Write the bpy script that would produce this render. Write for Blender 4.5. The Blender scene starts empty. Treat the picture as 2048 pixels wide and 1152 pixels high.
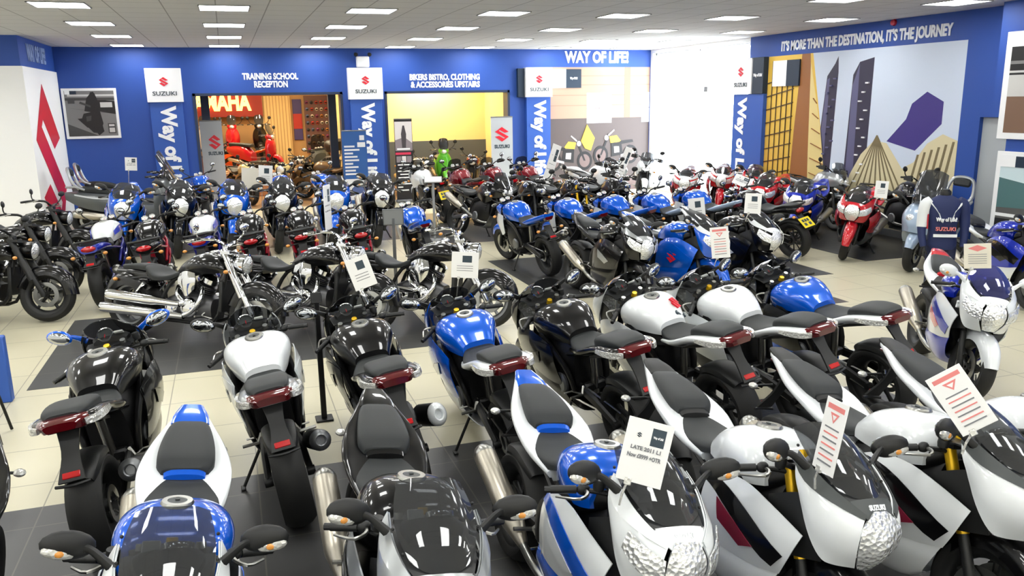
import bpy, math, random
import numpy as np
from mathutils import Vector, Matrix
random.seed(7)
R = math.radians
scene = bpy.context.scene
col = scene.collection

# ------------------------------------------------------------------ camera
CAM_H = CAM_H0 = 2.55
cam_data = bpy.data.cameras.new('camera')
cam_data.sensor_width = 36.0
cam_data.lens = 1646.2 / 2048 * 36.0
cam_data.clip_end = 200
cam = bpy.data.objects.new('camera', cam_data)
col.objects.link(cam)
scene.camera = cam
yaw, pitch, roll = .32543, .22511, -.014795
fw = Vector((math.sin(yaw)*math.cos(pitch), math.cos(yaw)*math.cos(pitch), -math.sin(pitch)))
rt = Vector((math.cos(yaw), -math.sin(yaw), 0))
up = rt.cross(fw)
rt, up = rt*math.cos(roll)+up*math.sin(roll), up*math.cos(roll)-rt*math.sin(roll)
M = Matrix((rt, up, -fw)).transposed().to_4x4()
M.translation = Vector((0, 0, CAM_H))
cam.matrix_world = M

# ------------------------------------------------------------------ world, exposure
world = bpy.data.worlds.new('daylight')
scene.world = world
world.use_nodes = True
bg = world.node_tree.nodes['Background']
bg.inputs[0].default_value = (.93, .96, 1.0, 1)
bg.inputs[1].default_value = 9.0
scene.view_settings.view_transform = 'Standard'
scene.view_settings.look = 'None'
scene.view_settings.gamma = 1
scene.view_settings.use_curve_mapping = False
scene.view_settings.exposure = 0.5
try:
    scene.cycles.use_denoising = True
    scene.cycles.max_bounces = 7
    scene.cycles.transparent_max_bounces = 16
    scene.cycles.caustics_reflective = False
    scene.cycles.caustics_refractive = False
    scene.cycles.sample_clamp_indirect = 6
except Exception:
    pass
PANEL_STRENGTH = 14.0
WARM_STRENGTH = 260.0

# ------------------------------------------------------------------ materials
MATS = {}
def lin(c):
    return tuple((x/12.92 if x <= .04045 else ((x+.055)/1.055)**2.4) for x in [v/255 for v in c])
def mat(name, rgb, rough=.5, metal=0.0, coat=0.0, emit=0.0, spec=.5, bump=None, aniso=0):
    if name in MATS: return MATS[name]
    m = bpy.data.materials.new(name); m.use_nodes = True
    nt = m.node_tree; b = nt.nodes['Principled BSDF']
    c = lin(rgb)
    b.inputs['Base Color'].default_value = (*c, 1)
    b.inputs['Roughness'].default_value = rough
    b.inputs['Metallic'].default_value = metal
    b.inputs['Specular IOR Level'].default_value = spec
    if coat:
        b.inputs['Coat Weight'].default_value = coat
        b.inputs['Coat Roughness'].default_value = .03
    if emit:
        b.inputs['Emission Color'].default_value = (*c, 1)
        b.inputs['Emission Strength'].default_value = emit
    if bump:
        kind, sc, st = bump
        tc = nt.nodes.new('ShaderNodeTexCoord')
        if kind == 'voronoi':
            t = nt.nodes.new('ShaderNodeTexVoronoi'); o = 'Distance'
        else:
            t = nt.nodes.new('ShaderNodeTexNoise'); o = 'Fac'
        t.inputs['Scale'].default_value = sc
        bn = nt.nodes.new('ShaderNodeBump'); bn.inputs['Strength'].default_value = st
        if kind == 'voronoi': bn.inputs['Distance'].default_value = .009
        nt.links.new(tc.outputs['Object'], t.inputs['Vector'])
        nt.links.new(t.outputs[o], bn.inputs['Height'])
        nt.links.new(bn.outputs[0], b.inputs['Normal'])
    MATS[name] = m
    return m
def clear(name, rgb, alpha, rough=.02):
    """thin tinted glazing: a see-through tint under a clear gloss"""
    if name in MATS: return MATS[name]
    m = bpy.data.materials.new(name); m.use_nodes = True
    nt = m.node_tree; nt.nodes.clear()
    out = nt.nodes.new('ShaderNodeOutputMaterial')
    tr = nt.nodes.new('ShaderNodeBsdfTransparent'); tr.inputs[0].default_value = (*lin(rgb), 1)
    gl = nt.nodes.new('ShaderNodeBsdfGlossy'); gl.inputs['Roughness'].default_value = rough
    gl.inputs[0].default_value = (1, 1, 1, 1)
    df = nt.nodes.new('ShaderNodeBsdfDiffuse'); df.inputs[0].default_value = (*lin(rgb), 1)
    fr0 = nt.nodes.new('ShaderNodeFresnel'); fr0.inputs[0].default_value = 1.5
    ge = nt.nodes.new('ShaderNodeNewGeometry'); iv = nt.nodes.new('ShaderNodeMath'); iv.operation = 'SUBTRACT'; iv.inputs[0].default_value = 1
    fr = nt.nodes.new('ShaderNodeMath'); fr.operation = 'MULTIPLY'
    nt.links.new(ge.outputs['Backfacing'], iv.inputs[1]); nt.links.new(iv.outputs[0], fr.inputs[0]); nt.links.new(fr0.outputs[0], fr.inputs[1])
    m1 = nt.nodes.new('ShaderNodeMixShader'); m1.inputs[0].default_value = alpha
    m2 = nt.nodes.new('ShaderNodeMixShader')
    nt.links.new(tr.outputs[0], m1.inputs[1]); nt.links.new(df.outputs[0], m1.inputs[2])
    nt.links.new(fr.outputs[0], m2.inputs[0]); nt.links.new(m1.outputs[0], m2.inputs[1])
    nt.links.new(gl.outputs[0], m2.inputs[2]); nt.links.new(m2.outputs[0], out.inputs[0])
    MATS[name] = m
    return m

BLUE = mat('paint_blue', (0, 92, 216), .22, .2, 1.0)
DBLUE = mat('paint_deep_blue', (12, 42, 176), .28, .25, 1.0)
BLACK = mat('paint_black', (7, 7, 8), .3, 0, .85, 0, .15)
WHITE = mat('paint_white', (226, 230, 232), .30, 0, .8)
RED = mat('paint_red', (196, 20, 34), .26, .15, 1.0)
DRED = mat('paint_dark_red', (128, 14, 30), .26, .2, 1.0)
SILVER = mat('paint_silver', (168, 172, 174), .3, .55, .8)
GREY = mat('paint_grey', (86, 90, 92), .35, .35, .6)
LGREY = mat('paint_pale_blue_grey', (150, 168, 190), .35, .2, .6)
GREEN = mat('paint_green', (92, 190, 40), .28, .1, 1.0)
ORANGE = mat('paint_orange', (222, 84, 20), .28, .1, 1.0)
CREAM = mat('paint_cream', (232, 220, 160), .3, 0, .8)
YELLOW = mat('paint_yellow', (232, 190, 20), .3, 0, .8)
TAN = mat('paint_tan', (120, 92, 60), .4, .1, .4)
MAROON = mat('trim_maroon', (130, 20, 50), .35, 0, .5)
PLAST = mat('plastic_black', (19, 20, 20), .48)
DGREY = mat('plastic_grey', (62, 66, 66), .5)
SEAT = mat('seat_vinyl', (38, 41, 42), .55, 0, 0, 0, .4, ('noise', 260, .12))
RUBBER = mat('rubber', (21, 21, 20), .7)
CHROME = mat('chrome', (225, 226, 228), .07, 1.0)
STEEL = mat('steel', (165, 165, 160), .3, 1.0)
TITAN = mat('titanium', (186, 180, 166), .34, .85)
ALU = mat('alloy_grey', (120, 122, 124), .4, .8)
DARK = mat('engine_dark', (16, 16, 17), .42, .3)
ENGINE = mat('engine_alloy', (88, 88, 90), .38, .8, 0, 0, .5, ('noise', 60, .3))
GOLD = mat('gold_anodised', (212, 168, 22), .3, .6)
REDLENS = mat('red_lens', (190, 18, 26), .12, 0, 1.0)
DREDLENS = mat('dark_red_lens', (84, 8, 16), .12, 0, 1.0)
AMBER = mat('amber_lens', (224, 150, 62), .15, 0, 1.0)
CLEARLENS = mat('clear_lens', (214, 214, 208), .12, .35, 1.0, 0, .5, ('voronoi', 60, .6))
LAMP = mat('lamp_reflector', (236, 238, 238), .2, .65, .35, 0, .5, ('voronoi', 55, .8))
SMOKE = clear('smoked_screen', (172, 174, 176), .06)
SMOKEDARK = clear('dark_smoked_screen', (130, 132, 134), .12)
SCREEN = clear('clear_screen', (225, 230, 232), .03)
BSCREEN = clear('blue_screen', (120, 124, 190), .14)
GLASS = clear('pane_glass', (246, 249, 250), .02)
MIRROR = mat('mirror_glass', (190, 194, 198), .04, 1.0)
DIAL = mat('dial_face', (206, 208, 204), .35)
PLATE = mat('plate_yellow', (236, 214, 12), .4)
REDFRAME = mat('red_frame', (176, 20, 44), .3, .1, .7)
BLUEFRAME = mat('blue_frame', (28, 36, 140), .3, .1, .7)
PAPER = mat('card_white', (236, 236, 234), .45)
PAPERBACK = mat('card_cream', (222, 216, 198), .5)
INK = mat('ink_grey', (120, 122, 126), .6)
INKDARK = mat('ink_dark', (46, 62, 72), .55)
INKRED = mat('ink_red', (206, 40, 52), .5)
INKPINK = mat('ink_pink', (222, 128, 124), .5)
NAVY = mat('navy_print', (18, 40, 60), .5)
WALLBLUE = mat('blue_wall_paint', (35, 76, 160), .55)
LETTER = mat('letter_white', (240, 243, 246), .45)
SUZRED = mat('emblem_red', (214, 26, 46), .4)

# ------------------------------------------------------------------ mesh building
def spl(P, n):
    """Catmull-Rom through the rows of P (m x d...), n samples"""
    P = np.asarray(P, float); m = len(P)
    if m == 2:
        t = np.linspace(0, 1, n).reshape((-1,)+(1,)*(P.ndim-1))
        return P[0]*(1-t)+P[1]*t
    E = np.concatenate([[2*P[0]-P[1]], P, [2*P[-1]-P[-2]]])
    t = np.linspace(0, m-1, n); i = np.minimum(t.astype(int), m-2)
    u = (t-i).reshape((-1,)+(1,)*(P.ndim-1))
    a, b, c, d = E[i], E[i+1], E[i+2], E[i+3]
    return .5*(2*b+(c-a)*u+(2*a-5*b+4*c-d)*u*u+(3*b-a-3*c+d)*u**3)
class MB:
    def __init__(s): s.v, s.f, s.m = [], [], []
    def add(s, V, F, k=0):
        o = len(s.v); s.v.extend([tuple(map(float, p)) for p in V])
        s.f.extend([tuple(i+o for i in q) for q in F]); s.m.extend([k]*len(F)); return s
    def grid(s, G, k=0, cu=False, cv=False, flip=False):
        a, b = G.shape[:2]; F = []
        for i in range(a if cu else a-1):
            for j in range(b if cv else b-1):
                q = (i*b+j, ((i+1) % a)*b+j, ((i+1) % a)*b+(j+1) % b, i*b+(j+1) % b)
                F.append(q[::-1] if flip else q)
        return s.add(G.reshape(-1, 3), F, k)
    def box(s, c, d, k=0, bev=.0, rot=None):
        c = np.array(c, float); h = np.array(d, float)/2
        b = min(bev, *(h*.9)) if bev else 0
        if not b:
            V = np.array([(x, y, z) for x in (-1, 1) for y in (-1, 1) for z in (-1, 1)])*h
            F = [(0, 1, 3, 2), (4, 6, 7, 5), (0, 4, 5, 1), (2, 3, 7, 6), (0, 2, 6, 4), (1, 5, 7, 3)]
        else:
            V, idx = [], {}
            for x in (-1, 1):
                for y in (-1, 1):
                    for z in (-1, 1):
                        for ax in range(3):
                            p = np.array((x, y, z))*(h-b); p[ax] = (x, y, z)[ax]*h[ax]
                            idx[(x, y, z, ax)] = len(V); V.append(p)
            V = np.array(V); F = []
            sg = (-1, 1)
            for ax in range(3):
                o1, o2 = [a for a in range(3) if a != ax]
                for q in sg:
                    f = []
                    for (p1, p2) in ((-1, -1), (1, -1), (1, 1), (-1, 1)):
                        t = [0, 0, 0]; t[ax] = q; t[o1] = p1; t[o2] = p2
                        f.append(idx[(*t, ax)])
                    F.append(f)
                for p1 in sg:
                    for p2 in sg:
                        t = [0, 0, 0]; t[o1] = p1; t[o2] = p2
                        tn = list(t); tp = list(t); tn[ax] = -1; tp[ax] = 1
                        F.append([idx[(*tn, o1)], idx[(*tp, o1)], idx[(*tp, o2)], idx[(*tn, o2)]])
            for x in sg:
                for y in sg:
                    for z in sg: F.append([idx[(x, y, z, a)] for a in range(3)])
        if rot is not None: V = V @ np.array(rot).T
        return s.add(V+c, F, k)
    def tube(s, P, r, k=0, n=8, ns=None, flat=1.0, cap=True):
        P = np.asarray(P, float)
        r = np.asarray([r]*len(P) if np.isscalar(r) else r, float)
        if ns: P, r = spl(P, ns), spl(r[:, None], ns)[:, 0]
        T = np.gradient(P, axis=0); T /= np.linalg.norm(T, axis=1)[:, None]+1e-12
        u = np.cross(T[0], (0, 0, 1.0))
        if np.linalg.norm(u) < .15: u = np.cross(T[0], (0, 1.0, 0))
        rows = []
        for p, t, q in zip(P, T, r):
            u = u-t*(u@t); u /= np.linalg.norm(u)+1e-12; w = np.cross(t, u)
            a = np.linspace(0, 2*np.pi, n, endpoint=False)[:, None]
            rows.append(p+q*(np.cos(a)*u*flat+np.sin(a)*w))
        G = np.array(rows); o = len(s.v); s.grid(G, k, cv=True)
        if cap:
            m = len(G)
            s.f += [tuple(o+i for i in range(n)), tuple(o+(m-1)*n+i for i in reversed(range(n)))]; s.m += [k, k]
        return s
    def lathe(s, prof, c, axis=(0, 1, 0), n=24, k=0, sx=1.0, closed=False):
        """prof: (radius, along-axis)"""
        ax = np.array(axis, float); ax /= np.linalg.norm(ax)
        u = np.cross(ax, (0, 0, 1.0)) if abs(ax[2]) < .9 else np.cross(ax, (1.0, 0, 0))
        u /= np.linalg.norm(u); w = np.cross(ax, u)
        a = np.linspace(0, 2*np.pi, n, endpoint=False)[:, None]
        G = np.array([np.array(c)+h*ax+r*(np.cos(a)*u*sx+np.sin(a)*w) for r, h in prof])
        return s.grid(G, k, cu=closed, cv=True)
    def disc(s, r, c, axis, t, n=20, k=0, sx=1.0):
        return s.lathe([(1e-4, -t/2), (r*.94, -t/2), (r, -t/4), (r, t/4), (r*.94, t/2), (1e-4, t/2)], c, axis, n, k, sx)
    def loft(s, secs, nx=16, nr=10, k=0, close=True):
        """secs: (x, [(y, z) from the top centre to the bottom]) mirrored about y = 0"""
        A = np.array([[(x, y, z) for y, z in pr] for x, pr in secs], float)
        A = spl(A, nx); A = np.swapaxes(spl(np.swapaxes(A, 0, 1), nr), 0, 1)
        B = A[:, ::-1].copy(); B[..., 1] *= -1
        G = np.concatenate([B[:, :-1], A], 1); o = len(s.v); n = G.shape[1]
        s.grid(G, k, cv=close)
        s.f += [tuple(o+i for i in range(n)), tuple(o+(nx-1)*n+i for i in reversed(range(n)))]; s.m += [k, k]
        return s
    def patch(s, C, nu=12, nv=8, t=.006, k=0, both=False):
        """curved panel through the control grid C, with thickness; both = and its mirror image"""
        A = spl(np.asarray(C, float), nu); A = np.swapaxes(spl(np.swapaxes(A, 0, 1), nv), 0, 1)
        du = np.gradient(A, axis=0); dv = np.gradient(A, axis=1)
        N = np.cross(du, dv); N /= np.linalg.norm(N, axis=2)[..., None]+1e-9
        for sg in ((1, -1) if both else (1,)):
            a, b = A.copy(), A-N*t
            if sg < 0: a[..., 1] *= -1; b = b.copy(); b[..., 1] *= -1
            s.grid(a, k); s.grid(b, k, flip=True)
            for e, g in ((a[0], b[0]), (a[-1], b[-1]), (a[:, 0], b[:, 0]), (a[:, -1], b[:, -1])):
                s.grid(np.stack([e, g]), k)
        return s
    def prism(s, poly, y0, y1, k=0, plane='xz', both=False):
        """2-D outline pushed from y0 to y1 along the third axis"""
        n = len(poly)
        for sg in ((1, -1) if both else (1,)):
            V = []
            for y in (y0*sg, y1*sg):
                for a, b in poly:
                    V.append((a, y, b) if plane == 'xz' else ((y, a, b) if plane == 'yz' else (a, b, y)))
            F = [tuple(range(n)), tuple(reversed(range(n, 2*n)))]+[(i, i+n, (i+1) % n+n, (i+1) % n) for i in range(n)]
            s.add(V, F, k)
        return s
    def ell(s, c, r, k=0, n=14, m=9, rot=None):
        th = np.linspace(1e-3, np.pi-1e-3, m); ph = np.linspace(0, 2*np.pi, n, endpoint=False)
        G = np.array([[(math.sin(a)*math.cos(b), math.sin(a)*math.sin(b), math.cos(a)) for b in ph] for a in th])*np.array(r)
        if rot is not None: G = G @ np.array(rot).T
        return s.grid(G+np.array(c), k, cv=True)
    def xf(s, Mx):
        Mx = np.array(Mx); V = np.array(s.v)
        s.v = [tuple(p) for p in V @ Mx[:3, :3].T+Mx[:3, 3]]; return s
    def mesh(s, name, sharp=38):
        me = bpy.data.meshes.new(name); me.from_pydata(s.v, [], s.f)
        nm = max(s.m)+1 if s.m else 1
        for i in range(nm): me.materials.append(None)
        me.polygons.foreach_set('material_index', s.m)
        me.polygons.foreach_set('use_smooth', [True]*len(s.f))
        me.validate(); me.update()
        import bmesh
        bm = bmesh.new(); bm.from_mesh(me)
        bmesh.ops.recalc_face_normals(bm, faces=bm.faces); bm.to_mesh(me); bm.free()
        try: me.set_sharp_from_angle(angle=R(sharp))
        except Exception: pass
        return me
def rotm(ax, deg): return np.array(Matrix.Rotation(R(deg), 3, ax))

def link(name, me, mats, parent=None, loc=None):
    o = bpy.data.objects.new(name, me); col.objects.link(o)
    for i, m in enumerate(mats if isinstance(mats, (list, tuple)) else [mats]):
        if i >= len(o.material_slots): break
        o.material_slots[i].link = 'OBJECT'; o.material_slots[i].material = m
    if parent: o.parent = parent
    if loc is not None: o.location = loc
    return o
def obj(name, mb, mats, parent=None, sharp=38, loc=None):
    return link(name, mb.mesh(name, sharp), mats, parent, loc)
def thing(name, label, cat, loc=(0, 0, 0), rot=(0, 0, 0), group=None):
    o = bpy.data.objects.new(name, None); col.objects.link(o)
    o.empty_display_size = .1
    o.location = loc; o.rotation_euler = rot
    return tag(o, label, cat, group)
def tag(o, label=None, cat=None, group=None, kind=None):
    if label: o['label'] = label
    if cat: o['category'] = cat
    if group: o['group'] = group
    if kind: o['kind'] = kind
    return o
def struct(name, mb, mats, label=None, sharp=38):
    o = obj(name, mb, mats, None, sharp); o['kind'] = 'structure'
    if label: o['label'] = label
    return o
def text_mesh(txt, size, depth=.006, sx=1.0, bold=.03, align='CENTER', spacing=1.0):
    cu = bpy.data.curves.new('t', 'FONT'); cu.body = txt; cu.size = size; cu.extrude = depth/2
    cu.offset = bold*size; cu.align_x = align; cu.align_y = 'CENTER'; cu.resolution_u = 3; cu.space_character = spacing
    o = bpy.data.objects.new('t', cu); col.objects.link(o)
    dg = bpy.context.evaluated_depsgraph_get(); dg.update()
    me = bpy.data.meshes.new_from_object(o.evaluated_get(dg))
    bpy.data.objects.remove(o); bpy.data.curves.remove(cu)
    me.name = 'lettering'
    for v in me.vertices: v.co.x *= sx
    me.materials.clear(); me.materials.append(None)
    return me
EMBLEM = [(.5, 1), (1, .66), (.70, .600), (.36, .79), (.27, .745), (1, .325), (.5, 0), (0, .34), (.30, .40), (.64, .21), (.73, .255), (0, .675)]
# ------------------------------------------------------------------ motorcycles
class Kit:
    """the meshes of one model; spawn() makes motorcycles of it in any colours"""
    def __init__(s, steer=0.0, head=(.40, 0, .90), rake=24):
        s.p = []
        ax = Vector((-math.sin(R(rake)), 0, math.cos(R(rake))))
        s.S = Matrix.Translation(head) @ Matrix.Rotation(R(steer), 4, ax) @ Matrix.Translation(-Vector(head))
        s.steered = abs(steer) > 1e-3
    def pair(s, name, C, nu, nv, t, slots, parent=None, off=None):
        o = []
        for sg in (1, -1):
            A = np.array(C, float); A[..., 1] *= sg
            par = parent[(1-sg)//2] if isinstance(parent, (list, tuple)) else parent
            o.append(s.part(name, MB().patch(A, nu, nv, t*sg), slots, par))
        return o
    def part(s, name, mb, slots, parent=None, steer=False, sharp=38, label=None):
        if steer and s.steered: mb.xf(s.S)
        s.p.append((name, parent, mb.mesh(name, sharp), slots if isinstance(slots, (list, tuple)) else [slots], label))
        return len(s.p)-1
def spawn(kit, name, colours, loc, heading, lean, label, cat='motorcycle', group=None, skip=()):
    root = thing(name, label, cat, loc, (R(lean), 0, R(heading)), group)
    made = []
    for nm, par, me, slots, lab in kit.p:
        if nm in skip or (par is not None and made[par] is None): made.append(None); continue
        o = link(nm, me, [colours.get(k, DEFAULT.get(k)) if isinstance(k, str) else k for k in slots], root if par is None else made[par])
        if lab: o['label'] = lab
        made.append(o)
    return root
DEFAULT = dict(body=WHITE, second=PLAST, tank=WHITE, tail=WHITE, accent=BLUE, nose=WHITE, frame=DARK, wheel=PLAST, fork=DARK,
               muffler=TITAN, screen=SMOKE, seat=SEAT, fender=WHITE, mirror=PLAST, engine=DARK, bars=PLAST, spring=STEEL, lower=PLAST)

def ring_fender(mb, c, rf, w, a0, a1, drop=.07, nu=14, k=0, t=.005):
    C = []
    for i, a in enumerate(np.linspace(R(a0), R(a1), 6)):
        f = 1-.35*(abs(i-2.5)/2.5)**3
        C.append([(c[0]+math.cos(a)*(rf-d), y*f, c[1]+math.sin(a)*(rf-d)) for d, y in
                  ((drop, -w), (drop*.35, -w*.93), (.004, -w*.55), (0, 0), (.004, w*.55), (drop*.35, w*.93), (drop, w))])
    return mb.patch(C, nu, 13, t, k)
def wheel(K, name, c, rad, w, rim, style='five', steer=False, discs=(1, -1), disc_r=.15, tyre='tyre'):
    x, z = c; cc = (x, 0, z); mb = MB()
    h = w*.40
    mb.lathe([(rim+.004, -h), (rim+.012, -h-.004), (rim+.012, -h+.012), (rim-.016, -h*.55), (rim-.022, 0), (rim-.016, h*.55), (rim+.012, h-.012), (rim+.012, h+.004), (rim+.004, h),
              (rim-.012, h-.006), (rim-.034, h*.5), (rim-.04, 0), (rim-.034, -h*.5), (rim-.012, -h+.006)], cc, n=36, closed=True)
    mb.lathe([(.012, -.055), (.034, -.055), (.042, -.03), (.042, .03), (.034, .055), (.012, .055)], cc, n=14)
    n = dict(five=5, three=3, ten=10, wire=28)[style]
    for i in range(n):
        a = 2*math.pi*i/n+.3
        if style == 'wire':
            b = a+(.35 if i % 2 else -.35); s = .03 if i % 4 < 2 else -.03
            mb.tube([(x+math.cos(a)*.036, s, z+math.sin(a)*.036), (x+math.cos(b)*(rim-.03), 0, z+math.sin(b)*(rim-.03))], .0022, n=4)
        else:
            ww = dict(five=.026, three=.040, ten=.014)[style]
            mb.tube([(x+math.cos(a)*.034, 0, z+math.sin(a)*.034), (x+math.cos(a)*.11, 0, z+math.sin(a)*.11), (x+math.cos(a)*(rim-.03), 0, z+math.sin(a)*(rim-.03))],
                    [ww*.95, ww*.6, ww*.8], n=8, ns=5, flat=1)
    i0 = K.part(name, mb, 'wheel', steer=steer)
    mid = (rim+rad)/2
    prof = [(rim+.004, -.36*w), (rim+.02, -.46*w), (mid+.005, -.5*w), (rad-.034, -.455*w), (rad-.012, -.30*w), (rad, 0)]
    prof = prof+[(r, -h_) for r, h_ in prof[-2::-1]]
    P = spl(np.array(prof), 19)
    tm = MB().lathe([tuple(q) for q in P], cc, n=40)
    K.part(tyre, tm, RUBBER, i0, steer)
    for sg in discs:
        y = sg*(.058 if w < .15 else .075)
        d = MB().lathe([(disc_r*.66, y-.0025), (disc_r, y-.0025), (disc_r, y+.0025), (disc_r*.66, y+.0025)], cc, n=32, closed=True)
        for i in range(5):
            a = 2*math.pi*i/5
            d.tube([(x+math.cos(a)*.045, y*.8, z+math.sin(a)*.045), (x+math.cos(a)*disc_r*.7, y, z+math.sin(a)*disc_r*.7)], .008, n=5)
        K.part('brake_disc', d, STEEL, i0, steer)
    return i0
def forks(K, axle, top, y=.10, r0=.027, r1=.027, split=.45, steer=True, slots=('fork', 'lowfork')):
    a = np.array((axle[0], 0, axle[1])); b = np.array((top[0], 0, top[1])); mid = a+(b-a)*split
    for sg in (1, -1):
        o = np.array((0, sg*y, 0)); mb = MB()
        mb.tube([mid+o, b+o], r0, 0, 12)
        mb.tube([a+o+(-.0, 0, -.03), a+o, mid+o], [r1*.9, r1*1.15, r1], 1, 10)
        mb.tube([a+o+np.array((-.01, -sg*.02, .09)), a+o+np.array((-.085, -sg*.02, .13))], .022, 1, 8)      # caliper mount
        K.part('fork_leg', mb, slots, steer=steer)
def bar(K, P, r=.011, grip=.12, steer=True, levers=True, cluster=True, slot='bars'):
    """one handlebar with a grip, lever and switch block on each side; P: the left half from the clamp outwards"""
    P = np.array(P, float)
    if P[0][1] < .02:
        A = np.concatenate([(P*np.array((1, -1, 1)))[:0:-1], P])
        i0 = K.part('handlebar', MB().tube(A, r, 0, 8, ns=26), slot, steer=steer); i0 = {1: i0, -1: i0}
    else: i0 = {sg: K.part('clip_on_bar', MB().tube(P*np.array((1, sg, 1)), r, 0, 8, ns=12), slot, steer=steer) for sg in (1, -1)}
    d = P[-1]-P[-2]; d /= np.linalg.norm(d)
    for sg in (1, -1):
        f = np.array((1, sg, 1)); g = MB()
        g.tube([(P[-1]-d*grip)*f, (P[-1]-d*.01)*f], .0175, 0, 10); g.tube([(P[-1]-d*.01)*f, (P[-1]+d*.015)*f], .015, 0, 8)
        g.ell((P[-1]-d*(grip+.03))*f, (.022, .032, .026), 0, 10, 7)
        K.part('grip', g, PLAST, i0[sg], steer)
        if levers:
            l = MB(); q = P[-1]-d*(grip+.035)
            l.tube([q*f, (q+np.array((.05, .01, .0)))*f, (q+np.array((.075, .06, -.008)))*f, (P[-1]+np.array((.045, -.02, -.012)))*f], [.008, .009, .007, .006], 0, 6, ns=9)
            K.part('lever', l, STEEL, i0[sg], steer)
    return i0
def mirror(K, root, head, size=(.03, .085, .05), lens=True, kind='wedge', stalk=.009, slot='mirror'):
    for sg in (1, -1):
        f = np.array((1, sg, 1)); mb = MB(); rt_, hd = np.array(root)*f, np.array(head)*f
        mid = (rt_+hd)/2+np.array((-.01, 0, .02))
        if kind == 'wedge': mb.tube([rt_, mid, hd+np.array((0, -sg*.04, -.015))], [.022, .015, .018], 0, 8, ns=8, flat=.7)
        else: mb.tube([rt_, (rt_*.4+hd*.6)+np.array((0, sg*.02, -.02)), hd], stalk, 0, 6, ns=8)
        rot = rotm('Z', -16*sg) @ rotm('X', 14*sg)
        mb.ell(hd, size, 0, 16, 9, rot)
        i0 = K.part('mirror', mb, slot)
        g = MB().ell(hd-np.array((size[0]*.55, 0, 0)), (size[0]*.55, size[1]*.86, size[2]*.82), 0, 16, 7, rot)
        K.part('mirror_glass', g, MIRROR, i0)
        if lens:
            l = MB().ell(hd+np.array((size[0]*.55, sg*size[1]*.22, -size[2]*.28)), (size[0]*.62, size[1]*.70, size[2]*.52), 0, 14, 8, rot)
            l.ell(hd+np.array((size[0]*1.02, sg*size[1]*.22, -size[2]*.28)), (size[0]*.25, size[1]*.20, size[2]*.26), 1, 10, 6, rot)
            K.part('turn_signal', l, [CLEARLENS, AMBER], i0)
def stalk_signals(K, base, out, r=(.026, .03, .022), lens=AMBER):
    for sg in (1, -1):
        f = np.array((1, sg, 1)); mb = MB(); mb.tube([np.array(base)*f, np.array(out)*f], .008, 1, 6); mb.ell(np.array(out)*f, r, 0, 12, 7)
        K.part('turn_signal', mb, [lens, PLAST])
def swingarm(K, pivot, axle, y=.10, slot='frame', h=.035):
    mb = MB()
    for sg in (1, -1):
        mb.tube([(pivot[0], sg*y*.8, pivot[1]), ((pivot[0]+axle[0])/2, sg*y, (pivot[1]+axle[1])/2+.02), (axle[0], sg*y*1.12, axle[1])], [h*1.2, h*1.15, h], 0, 8, ns=7, flat=.6)
        mb.disc(.03, (axle[0], sg*y*1.12, axle[1]), (0, 1, 0), .05, 10)
    mb.box((pivot[0]-.07, 0, pivot[1]+.01), (.07, y*1.6, .07), 0, .015)
    K.part('swingarm', mb, slot)
    c = MB(); yy = y*.72; r1, r2 = .034, .075
    for s in (1, -1):
        c.tube([(pivot[0]+.05, yy, pivot[1]+s*r1), (axle[0], yy, axle[1]+s*r2)], .007, 0, 5)
    c.lathe([(.05, -.003), (r2+.006, -.003), (r2+.006, .003), (.05, .003)], (axle[0], yy, axle[1]), n=28, closed=True)
    K.part('chain', c, STEEL)
def kickstand(K, x=-.06, z=.30, lean=8.5):
    y = .30; zf = math.tan(R(lean))*y+.012
    mb = MB().tube([(x, .13, z), (x-.03, y, zf)], .011, 0, 7); mb.box((x-.045, y+.008, zf-.002), (.07, .03, .012), 0, .004)
    K.part('kickstand', mb, PLAST)
def footpegs(K, x, z, y=.19):
    for sg in (1, -1):
        mb = MB().tube([(x, sg*y*.62, z+.05), (x-.03, sg*y*.8, z)], .012, 0, 6)
        mb.tube([(x-.03, sg*y*.78, z), (x-.035, sg*(y+.07), z+.004)], .011, 0, 7); mb.tube([(x-.02, sg*y*.8, z), (x+.12, sg*y*.86, z-.02), (x+.13, sg*(y+.04), z-.02)], .007, 0, 6)
        K.part('footpeg', mb, STEEL)
def plate_bracket(K, p0, p1, w=.10, plate=None, reflector=True):
    p0, p1 = np.array((p0[0], 0, p0[1])), np.array((p1[0], 0, p1[1])); mb = MB()
    C = [[(p[0], y, p[2]) for y in (-ww, 0, ww)] for p, ww in ((p0, w*.55), ((p0*.5+p1*.5)+np.array((.01, 0, .0)), w*.4), (p1, w*.62))]
    mb.patch(C, 8, 5, .014)
    mb.tube([p1+np.array((0, -w*.8, -.01)), p1+np.array((-.02, 0, -.012)), p1+np.array((0, w*.8, -.01))], .009, 0, 6, ns=6)
    i0 = K.part('plate_bracket', mb, PLAST)
    d = (p1-p0)/np.linalg.norm(p1-p0); n = np.array((d[2], 0, -d[0])); n = n if n[0] < 0 else -n
    if reflector:
        Rm = np.array([n, (0, 1, 0), np.cross(n, (0, 1, 0))]).T
        K.part('reflector', MB().box(p1+n*.012+d*-.035, (.012, .09, .036), 0, .004, Rm), REDLENS, i0)
    if plate:
        Rm = np.array([n, (0, 1, 0), np.cross(n, (0, 1, 0))]).T
        q = MB().box(p1+n*.018-d*.02, (.006, .24, .19), 0, .003, Rm)
        for (yy, zz, ww) in ((.05, .035, .05), (-.05, .035, .05), (.055, -.035, .04), (0, -.035, .04), (-.055, -.035, .04)):
            q.box(p1+n*.0225-d*.02+Rm @ np.array((0, yy, zz)), (.003, ww, .05), 1, 0, Rm)
        K.part('number_plate', q, [PLATE, INKDARK], i0)
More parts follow.
